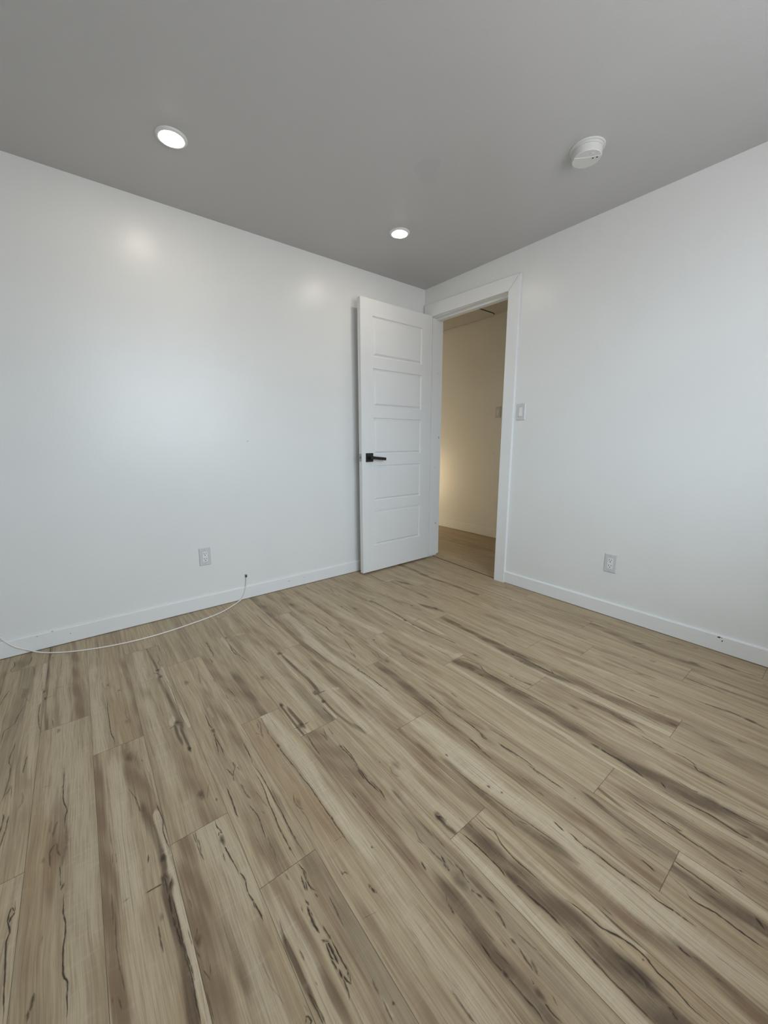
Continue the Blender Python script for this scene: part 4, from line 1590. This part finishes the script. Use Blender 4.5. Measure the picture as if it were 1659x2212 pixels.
bm = bmesh.new()
box(bm, XB - 0.12, 0.0, 0.0, 0.12, -0.05, TOP)
spot(bm, 1, -1, 0.0, -1.549, 1.044, 0.0026, 0.004, 1)
spot(bm, 1, -1, 0.0, -2.80, 1.72, 0.002, 0.003, 1)
structure(finish('wall_left', bm, [M['wall'], M['chip']], recalc=False))

bm = bmesh.new()
box(bm, 0.0, 0.12, YB, RO0, -0.05, TOP)
box(bm, 0.0, 0.12, RO1, 1.58, -0.05, TOP)
box(bm, 0.0, 0.12, RO0, RO1, ROZ, TOP)
box(bm, 0.0, 0.12, 1.58, 2.28, 2.03, TOP)
box(bm, 0.0, 0.12, 2.28, 2.40, -0.05, TOP)
structure(finish('wall_right', bm, M['wall']))

# unseen box added behind the hallway's side doorway to keep sky light out
bm = bmesh.new()
box(bm, -0.70, -0.60, 1.48, 2.40, -0.05, TOP)
box(bm, -0.60, 0.0, 1.48, 1.58, -0.05, TOP)
box(bm, -0.60, 0.0, 2.30, 2.40, -0.05, TOP)
box(bm, -0.60, 0.0, 1.58, 2.30, 2.30, TOP)
box(bm, -0.60, 0.0, 1.58, 2.30, -0.05, 0.0)
structure(finish('wall_sky_stop', bm, M['wall']))

bm = bmesh.new()
box(bm, XB - 0.12, XB, YB, 0.0, -0.05, TOP)
structure(finish('wall_back', bm, M['wall']))

bm = bmesh.new()
box(bm, XB - 0.12, WX0, YB - 0.14, YB, -0.05, TOP)
box(bm, WX1, 0.12, YB - 0.14, YB, -0.05, TOP)
box(bm, WX0, WX1, YB - 0.14, YB, -0.05, WZ0)
box(bm, WX0, WX1, YB - 0.14, YB, WZ1, TOP)
box(bm, XB - 0.5, 0.6, YB - 0.72, YB - 0.14, 2.33, TOP)      # unseen eave added to cut high sky light on the floor
structure(finish('wall_front', bm, M['wall']))

bm = bmesh.new()
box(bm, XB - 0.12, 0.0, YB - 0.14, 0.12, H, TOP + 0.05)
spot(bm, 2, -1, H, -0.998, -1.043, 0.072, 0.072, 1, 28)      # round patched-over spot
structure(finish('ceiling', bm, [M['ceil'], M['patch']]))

bm = bmesh.new()
box(bm, XH, XH + 0.12, -2.1, 2.5, -0.05, TOP)
spot(bm, 0, -1, XH, 0.030, 0.905, 0.004, 0.004, 1)
structure(finish('wall_hallway_far', bm, [M['wall'], M['chip']], recalc=False))
bm = bmesh.new()
box(bm, 0.12, XH, 2.40, 2.5, -0.05, TOP)
structure(finish('wall_hallway_left', bm, M['wall']))
bm = bmesh.new()
box(bm, 0.12, XH, -2.1, -2.0, -0.05, TOP)
structure(finish('wall_hallway_right', bm, M['wall']))
bm = bmesh.new()
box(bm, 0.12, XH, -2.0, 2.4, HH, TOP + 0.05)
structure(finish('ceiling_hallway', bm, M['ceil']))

# window behind the camera
win = structure(thing('window_1', 'white sliding window in the wall behind the camera', 'window', ((WX0 + WX1) / 2, YB - 0.07, WZ0)))
bm = bmesh.new()
hw, hh = (WX1 - WX0) / 2, WZ1 - WZ0
for (a, b, c, d) in ((-hw, -hw + 0.05, 0, hh), (hw - 0.05, hw, 0, hh), (-hw + 0.05, hw - 0.05, 0, 0.05), (-hw + 0.05, hw - 0.05, hh - 0.05, hh), (-0.025, 0.025, 0.05, hh - 0.05)):
    box(bm, a, b, -0.035, 0.035, c, d)
finish('window_frame', bm, M['frame'], win)
for a, b in ((-hw + 0.05, -0.025), (0.025, hw - 0.05)):
    bm = bmesh.new()
    box(bm, a, b, -0.003, 0.003, 0.05, hh - 0.05)
    finish('window_pane', bm, M['glass'], win)

# baseboards
BH, BT, BG = 0.0876, 0.013, 0.0035


def base_profile(sgn):
    return [(0, BG), (sgn * BT, BG), (sgn * BT, BH - 0.006), (sgn * (BT - 0.0045), BH), (0, BH)]


bm = bmesh.new()
prism(bm, base_profile(-1), XB, 0.0, 0)
for u, v, ru, rv in ((-2.62, 0.0835, 0.004, 0.0022), (-2.68, 0.076, 0.003, 0.002), (-2.55, 0.05, 0.0025, 0.0025), (-1.32, 0.055, 0.007, 0.0018), (-1.20, 0.056, 0.006, 0.0015)):
    spot(bm, 1, -1, -BT, u, v, ru, rv, 1, ph=u * 9)
structure(finish('baseboard_left', bm, [M['trim'], M['chip']]))
bm = bmesh.new()
prism(bm, base_profile(-1), YB, -0.908, 1)
for u, v, ru, rv in ((-2.150, 0.0775, 0.0075, 0.0035), (-2.164, 0.063, 0.0028, 0.004), (-2.160, 0.078, 0.003, 0.0015)):
    spot(bm, 0, -1, -BT, u, v, ru, rv, 1, ph=u * 7)
structure(finish('baseboard_right', bm, [M['trim'], M['scuff']]))
bm = bmesh.new()
prism(bm, [(XH, BG), (XH - BT, BG), (XH - BT, 0.089), (XH - BT + 0.004, 0.094), (XH, 0.094)][::1], -2.0, 2.4, 1) if False else None
for q in (0,):
    pts = [(0, BG), (-BT, BG), (-BT, 0.089), (-BT + 0.004, 0.094), (0, 0.094)]
    prism(bm, [(XH + a, z) for a, z in pts], -2.0, 2.4, 1)
structure(finish('baseboard_hallway', bm, M['trim']))

# door casing (mitred, a little out of level) and jamb
CT = 0.0206
bm = bmesh.new()
prism(bm, [(-0.908, 0.0), (-0.823, 0.0), (-0.823, 2.0324), (-0.908, 2.1195)], -CT, 0.0, 0)
bmesh.ops.bevel(bm, geom=[e for e in bm.edges if abs(e.verts[0].co.x + CT) < 1e-6 and abs(e.verts[1].co.x + CT) < 1e-6], offset=0.0012, segments=2, affect='EDGES')
prism(bm, [(-0.908, 2.1201), (-0.823, 2.0330), (-0.092, 2.0405), (-0.016, 2.1445)], -CT, 0.0, 0)
head_line = [(-0.9075, 2.1203), (-0.016, 2.1447), (-0.016, 2.1432), (-0.9060, 2.1188)]
prism(bm, head_line, -CT - 0.0003, -CT + 0.001, 0, 1)
prism(bm, [(-0.9075, 2.1203), (-0.8225, 2.0332), (-0.8232, 2.0326), (-0.9082, 2.1196)], -CT - 0.0003, -CT + 0.001, 0, 1)
prism(bm, [(-0.016, 0.03), (-0.016, 2.1438), (-0.0925, 2.0398), (-0.0925, 0.03)], -CT + 0.003, 0.0, 0)
structure(finish('trim_1', bm, [M['trim'], M['caulk']]))
bm = bmesh.new()
box(bm, 0.0, 0.122, DY1, RO1, 0.022, ROZ)
box(bm, 0.0, 0.122, RO0, DY0, 0.0, ROZ)
box(bm, 0.0, 0.122, DY0, DY1, DZ, ROZ)
box(bm, 0.045, 0.085, DY0, DY1, DZ - 0.013, DZ)           # stop on the head
box(bm, 0.045, 0.085, DY0, DY0 + 0.012, 0.0, DZ - 0.013)
for u, v, ru, rv in ((0.098, 1.075, 0.006, 0.010), (0.081, 0.31, 0.006, 0.007), (0.052, 0.815, 0.0035, 0.0035), (0.072, 1.611, 0.003, 0.003)):
    spot(bm, 1, -1, DY1, u, v, ru, rv, 1, ph=v * 5)
structure(finish('trim_2', bm, [M['trim'], M['chip']], recalc=False))

# attic hatch panel on the hallway ceiling, rounded corner towards the near end
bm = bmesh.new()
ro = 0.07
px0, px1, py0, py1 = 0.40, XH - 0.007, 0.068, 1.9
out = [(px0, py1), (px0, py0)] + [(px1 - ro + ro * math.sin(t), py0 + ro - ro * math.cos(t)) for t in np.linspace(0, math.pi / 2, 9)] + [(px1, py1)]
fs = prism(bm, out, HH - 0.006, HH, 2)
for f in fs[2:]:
    f.material_index = 1  # side faces coloured dark as the hatch's painted shadow edge
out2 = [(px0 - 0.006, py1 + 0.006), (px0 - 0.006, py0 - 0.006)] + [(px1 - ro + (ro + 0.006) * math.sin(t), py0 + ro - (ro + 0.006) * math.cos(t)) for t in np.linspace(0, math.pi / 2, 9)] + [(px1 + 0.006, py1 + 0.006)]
prism(bm, out2, HH - 0.0025, HH, 2, 1)      # dark strip, paints the shadow gap around the panel
o = finish('ceiling_panel', bm, [M['ceil'], M['gap_shade']])
o['label'] = 'flat round-cornered hatch panel on the hallway ceiling past the open door'
o['category'] = 'hatch'

# ------------------------------------------------------------------ the open door leaf
DW, DT, DB, DTOP = 0.722, 0.035, 0.014, 2.042
door = thing('door_1', 'white five-panel door standing open against the left wall', 'door', (-0.021, -0.1115, 0.0), math.radians(180.724))
structure(door)
# local frame: +x from hinge to free edge, visible face at y=0 looks along +y (towards the room), back at y=-DT
PX0, PX1 = 0.108, 0.612
PZ = [(0.220, 0.503), (0.580, 0.858), (0.942, 1.217), (1.297, 1.572), (1.654, 1.932)]


def door_face(bm, y, s):
    """panelled face at y, recesses go towards -s"""
    xs = [0.0, PX0, PX1, DW]
    zs = [DB] + [q for p in PZ for q in p] + [DTOP]

    def quad(pts):
        v = [bm.verts.new(p) for p in pts]
        bm.faces.new(v)
    for i in range(3):
        for j in range(len(zs) - 1):
            if i == 1 and j % 2 == 1:
                continue
            quad([(xs[i], y, zs[j]), (xs[i + 1], y, zs[j]), (xs[i + 1], y, zs[j + 1]), (xs[i], y, zs[j + 1])])
    for z0, z1 in PZ:
        prof = [(0.0, 0.0), (0.003, -0.0095), (0.008, -0.0115), (0.012, -0.0112), (0.0215, -0.0020), (0.024, -0.0005)]
        rings = []
        for ins, dep in prof:
            rings.append([(PX0 + ins, y + s * dep, z0 + ins), (PX1 - ins, y + s * dep, z0 + ins), (PX1 - ins, y + s * dep, z1 - ins), (PX0 + ins, y + s * dep, z1 - ins)])
        for a, b in zip(rings, rings[1:]):
            for i in range(4):
                j = (i + 1) % 4
                quad([a[i], a[j], b[j], b[i]])
        quad(rings[-1])


bm = bmesh.new()
door_face(bm, 0.0, 1)
door_face(bm, -DT, -1)
for x in (0.0, DW):
    v = [bm.verts.new(p) for p in ((x, 0, DB), (x, -DT, DB), (x, -DT, DTOP), (x, 0, DTOP))]
    bm.faces.new(v)
for z in (DB, DTOP):
    v = [bm.verts.new(p) for p in ((0, 0, z), (0, -DT, z), (DW, -DT, z), (DW, 0, z))]
    bm.faces.new(v)
bmesh.ops.remove_doubles(bm, verts=bm.verts[:], dist=1e-5)
finish('door_leaf', bm, M['door'], door)

hz = 0.921
for side, y0, s in ((0, 0.0, 1), (1, -DT, -1)):
    bm = bmesh.new()
    xc = DW - 0.068
    a, b = sorted((y0, y0 + s * 0.009))
    box(bm, xc - 0.033, xc + 0.033, a, b, hz - 0.033, hz + 0.033, bevel=0.0022)
    h = finish('door_handle', bm, M['bronze'], door)
    bm = bmesh.new()
    tube(bm, [(xc, y0 + s * 0.009, hz), (xc, y0 + s * 0.050, hz)], 0.0125, 20)
    finish('handle_neck', bm, M['bronze'], h)
    bm = bmesh.new()
    a, b = sorted((y0 + s * 0.042, y0 + s * 0.054))
    box(bm, xc - 0.125, xc + 0.014, a, b, hz - 0.011, hz + 0.011, bevel=0.0018)
    bmesh.ops.rotate(bm, verts=bm.verts[:], cent=(xc, 0, hz), matrix=Matrix.Rotation(math.radians(-6), 3, 'Y'))      # lever sags a little
    finish('lever', bm, M['bronze'], h)
bm = bmesh.new()
box(bm, DW - 0.001, DW + 0.0012, -DT / 2 - 0.0125, -DT / 2 + 0.0125, hz - 0.029, hz + 0.029)
lp = finish('latch_plate', bm, M['steel'], door)
lp['label'] = 'steel latch plate let into the door edge'
bm = bmesh.new()
prism(bm, [(DW + 0.001, -DT / 2 - 0.008), (DW + 0.012, -DT / 2 - 0.008), (DW + 0.004, -DT / 2 + 0.008), (DW + 0.001, -DT / 2 + 0.008)], hz - 0.009, hz + 0.009, 2)
finish('latch_bolt', bm, M['steel'], lp)
for z in (0.25, 1.02, 1.80):
    bm = bmesh.new()
    lathe(bm, [(0, -0.045), (0.0055, -0.045), (0.0055, 0.045), (0, 0.045)], 16)
    hg = finish('hinge', bm, M['steel'], door)
    hg.location = (-0.006, -DT - 0.004, z)
# ------------------------------------------------------------------ recessed ceiling lights
def downlight(name, label, cat, loc, lens, group):
    t = thing(name, label, cat, loc, 0, group)
    bm = bmesh.new()
    lathe(bm, [(0.0605, 0.0), (0.0605, -0.003), (0.0575, -0.0065), (0.0510, -0.0088), (0.0450, -0.0082), (0.0408, -0.0040), (0.0408, 0.0)], 56)
    finish('trim_ring', bm, M['plastic'], t, smooth=True)
    bm = bmesh.new()
    lathe(bm, [(0.0407, -0.0030), (0.0400, -0.0085), (0.0365, -0.0112), (0.0250, -0.0124), (0.0, -0.0128)], 48)
    finish('lamp_lens', bm, lens, t, smooth=True)
    return t


dl = downlight('recessed_downlight', 'lit round recessed ceiling light nearer the camera, above the left wall', 'ceiling light', (-1.969, -0.535, H), M['lens'], 'recessed ceiling lights')
dup(dl, (-0.747, -0.549, H), 0.4, 'lit round recessed ceiling light farther away, just in front of the open door', 'recessed ceiling lights')
downlight('hallway_downlight', 'round recessed ceiling light of the hallway, mirrored as a glow on its far wall', 'ceiling light', (0.45, 0.81, HH - 0.006), M['hall_lens'], None)

# ------------------------------------------------------------------ smoke detector
sd = thing('smoke_detector', 'round white smoke detector on the ceiling near the right wall', 'smoke detector', (-0.556, -1.562, H))
bm = bmesh.new()
lathe(bm, [(0.0, 0.0), (0.0690, 0.0), (0.0690, -0.0040), (0.0675, -0.0055), (0.0620, -0.0055), (0.0615, -0.0085), (0.0, -0.0085)], 72)
finish('mounting_plate', bm, M['detector'], sd)
bm = bmesh.new()
lathe(bm, [(0.0, -0.0080), (0.0600, -0.0080), (0.0600, -0.0120), (0.0575, -0.0125), (0.0575, -0.0135), (0.0590, -0.0140), (0.0585, -0.0330), (0.0580, -0.0390), (0.0565, -0.0415), (0.0, -0.0415)], 72)
body = finish('detector_body', bm, M['detector'], sd)
# band with curved edges across the face
ang = math.radians(30)
ca, sa = math.cos(ang), math.sin(ang)
bm = bmesh.new()
n = 40
up, lo = [], []
for i in range(n + 1):
    v = -0.0555 + 0.111 * i / n
    r = math.sqrt(max(0.0, 0.0558 ** 2 - v * v))
    k = 0.5 + 0.5 * v / 0.0555
    up.append((min(0.006 + 0.016 * k * k, r), v))
    lo.append((-min(0.010 + 0.019 * k * k, r), v))
outl = up + lo[::-1]
prism(bm, [(ca * x - sa * y, sa * x + ca * y) for x, y in outl], -0.0436, -0.0405, 2)
bmesh.ops.remove_doubles(bm, verts=bm.verts[:], dist=1e-6)
finish('face_band', bm, M['detector'], sd)
for v in (-0.040, -0.024):
    bm = bmesh.new()
    lathe(bm, [(0.0, -0.0430), (0.0036, -0.0430), (0.0036, -0.0440), (0.0, -0.0440)], 16, cx=ca * -0.003 - sa * v, cy=sa * -0.003 + ca * v)
    finish('sensor_hole', bm, M['slot'], sd)
bm = bmesh.new()
lathe(bm, [(0.0075, -0.0410), (0.0075, -0.0425), (0.0062, -0.0430), (0.0050, -0.0420), (0.0, -0.0420)], 28, cx=ca * -0.028 - sa * -0.018, cy=sa * -0.028 + ca * -0.018)
finish('test_button', bm, M['plate'], sd)

# ------------------------------------------------------------------ wall plates (local: x right, z up, face looks along -y)
def plate_base(t):
    bm = bmesh.new()
    w, h, d = 0.0335, 0.0560, 0.0062
    prism(bm, [(-w, -h), (w, -h), (w, h), (-w, h)], -0.0022, 0.0, 1)
    a = [(-w, -0.0022, -h), (w, -0.0022, -h), (w, -0.0022, h), (-w, -0.0022, h)]
    k = 0.0035
    b = [(-w + k, -d, -h + k), (w - k, -d, -h + k), (w - k, -d, h - k), (-w + k, -d, h - k)]
    c = [(-0.0170, -d, -0.0335), (0.0170, -d, -0.0335), (0.0170, -d, 0.0335), (-0.0170, -d, 0.0335)]
    e = [(p[0], -0.0030, p[2]) for p in c]
    R = [[bm.verts.new(p) for p in q] for q in (a, b, c, e)]
    for A, B in zip(R, R[1:]):
        for i in range(4):
            j = (i + 1) % 4
            bm.faces.new((A[i], A[j], B[j], B[i]))
    finish('cover_plate', bm, M['plate'], t)
    for z in (-0.0470, 0.0470):
        bm = bmesh.new()
        bmesh.ops.create_cone(bm, cap_ends=True, segments=16, radius1=0.0034, radius2=0.0030, depth=0.0012, matrix=Matrix.Translation((0, -d - 0.0004, z)) @ Matrix.Rotation(math.radians(90), 4, 'X'))
        box(bm, -0.0026, 0.0026, -d - 0.0013, -d - 0.0008, z - 0.0005, z + 0.0005, mi=1)
        finish('screw', bm, [M['plate'], M['slot']], t, recalc=False)


def outlet(label, loc, rz):
    t = thing('wall_outlet', label, 'outlet', loc, rz, 'duplex wall outlets')
    plate_base(t)
    bm = bmesh.new()
    box(bm, -0.0163, 0.0163, -0.0078, -0.0028, -0.0328, 0.0328, bevel=0.0008)
    rc = finish('receptacle', bm, M['insert'], t)
    for zc in (0.0165, -0.0165):
        for x, z, w, h in ((-0.0064, 0.0045, 0.0026, 0.0085), (0.0064, 0.0045, 0.0026, 0.0070)):
            bm = bmesh.new()
            box(bm, x - w / 2, x + w / 2, -0.0081, -0.0070, zc + z - h / 2, zc + z + h / 2)
            finish('slot', bm, M['slot'], rc)
        bm = bmesh.new()
        prism(bm, [(0.0028 * math.cos(a), zc - 0.0066 + 0.0028 * math.sin(a)) for a in np.linspace(0, 2 * math.pi, 14, endpoint=False)], -0.0081, -0.0070, 1)
        finish('ground_hole', bm, M['slot'], rc)
    return t


outlet('white duplex outlet low on the left wall, above the cable', (-1.862, 0.0, 0.337), 0.0)
outlet('white duplex outlet low on the right wall, right of the doorway', (0.0, -1.618, 0.325), math.radians(-90))


def switch(label, loc, rz):
    t = thing('light_switch', label, 'light switch', loc, rz, 'rocker light switches')
    plate_base(t)
    bm = bmesh.new()
    box(bm, -0.0163, 0.0163, -0.0070, -0.0028, -0.0328, 0.0328, bevel=0.0006)
    fr = finish('switch_frame', bm, M['plate'], t)
    bm = bmesh.new()
    prism(bm, [(-0.0068, -0.0295), (-0.0112, -0.0295), (-0.0080, 0.0), (-0.0070, 0.0295), (-0.0068, 0.0295)], -0.0128, 0.0128, 0)
    finish('rocker', bm, M['insert'], t)
    return t


switch('white rocker switch on the right wall beside the door casing', (0.0, -0.961, 1.2378), math.radians(-90))
switch('white rocker switch on the hallway wall, seen through the doorway', (XH, 0.0005, 1.3370), math.radians(-90))

# ------------------------------------------------------------------ coaxial cable
cb = thing('coaxial_cable', 'thin white cable running from the wall jack along the floor to the left', 'cable', (-1.620, 0.0, 0.0))
ox = 1.620
R = 0.0033
pts = [(-1.6205, -0.0100, 0.1480), (-1.6225, -0.0150, 0.125), (-1.630, -0.0185, 0.090), (-1.645, -0.0205, 0.045), (-1.664, -0.024, 0.014), (-1.690, -0.034, R),
       (-1.735, -0.073, R), (-1.8202, -0.129, R), (-1.90, -0.158, R), (-1.9899, -0.1794, R), (-2.095, -0.200, R), (-2.2057, -0.2104, R), (-2.305, -0.207, R), (-2.4007, -0.1913, R), (-2.485, -0.166, R),
       (-2.5598, -0.1334, R), (-2.618, -0.098, R), (-2.672, -0.056, 0.005), (-2.722, -0.023, 0.022), (-2.765, -0.0185, 0.052), (-2.795, -0.0150, 0.088), (-2.811, -0.008, 0.112), (-2.816, 0.0, 0.117)]
bm = bmesh.new()
tube(bm, [(x + ox, y, z) for x, y, z in pts], R, 12)
finish('jacket', bm, M['cable'], cb)
bm = bmesh.new()
lathe(bm, [(0, -0.012), (0.0050, -0.012), (0.0050, 0.0), (0.0056, 0.001), (0.0056, 0.008), (0.0045, 0.009), (0.0, 0.009)], 20, mi=0)
cn = finish('connector', bm, M['steel'], cb)
cn.location = (0.0, -0.0100, 0.1600)
cn.rotation_euler = (math.radians(12), 0, 0)
cn['label'] = 'steel screw connector at the wall end of the cable'
bm = bmesh.new()
lathe(bm, [(0.0048, -0.004), (0.0061, -0.004), (0.0061, 0.0035), (0.0048, 0.0035)], 20)
rg = finish('seal_ring', bm, M['rubber'], cn)
bm = bmesh.new()
tube(bm, [(0, 0.0075, 0.004), (0, -0.001, 0.004)], 0.0042, 14)
finish('jack_stub', bm, M['rubber'], cn)
bm = bmesh.new()
lathe(bm, [(0, 0.0), (0.0062, 0.0), (0.0058, 0.004), (0.0035, 0.0055), (0, 0.0055)], 18)
w = finish('wall_bushing', bm, M['steel'], cb)
w.location = (-2.816 + ox, 0.0, 0.117)
w.rotation_euler = (math.radians(90), 0, 0)
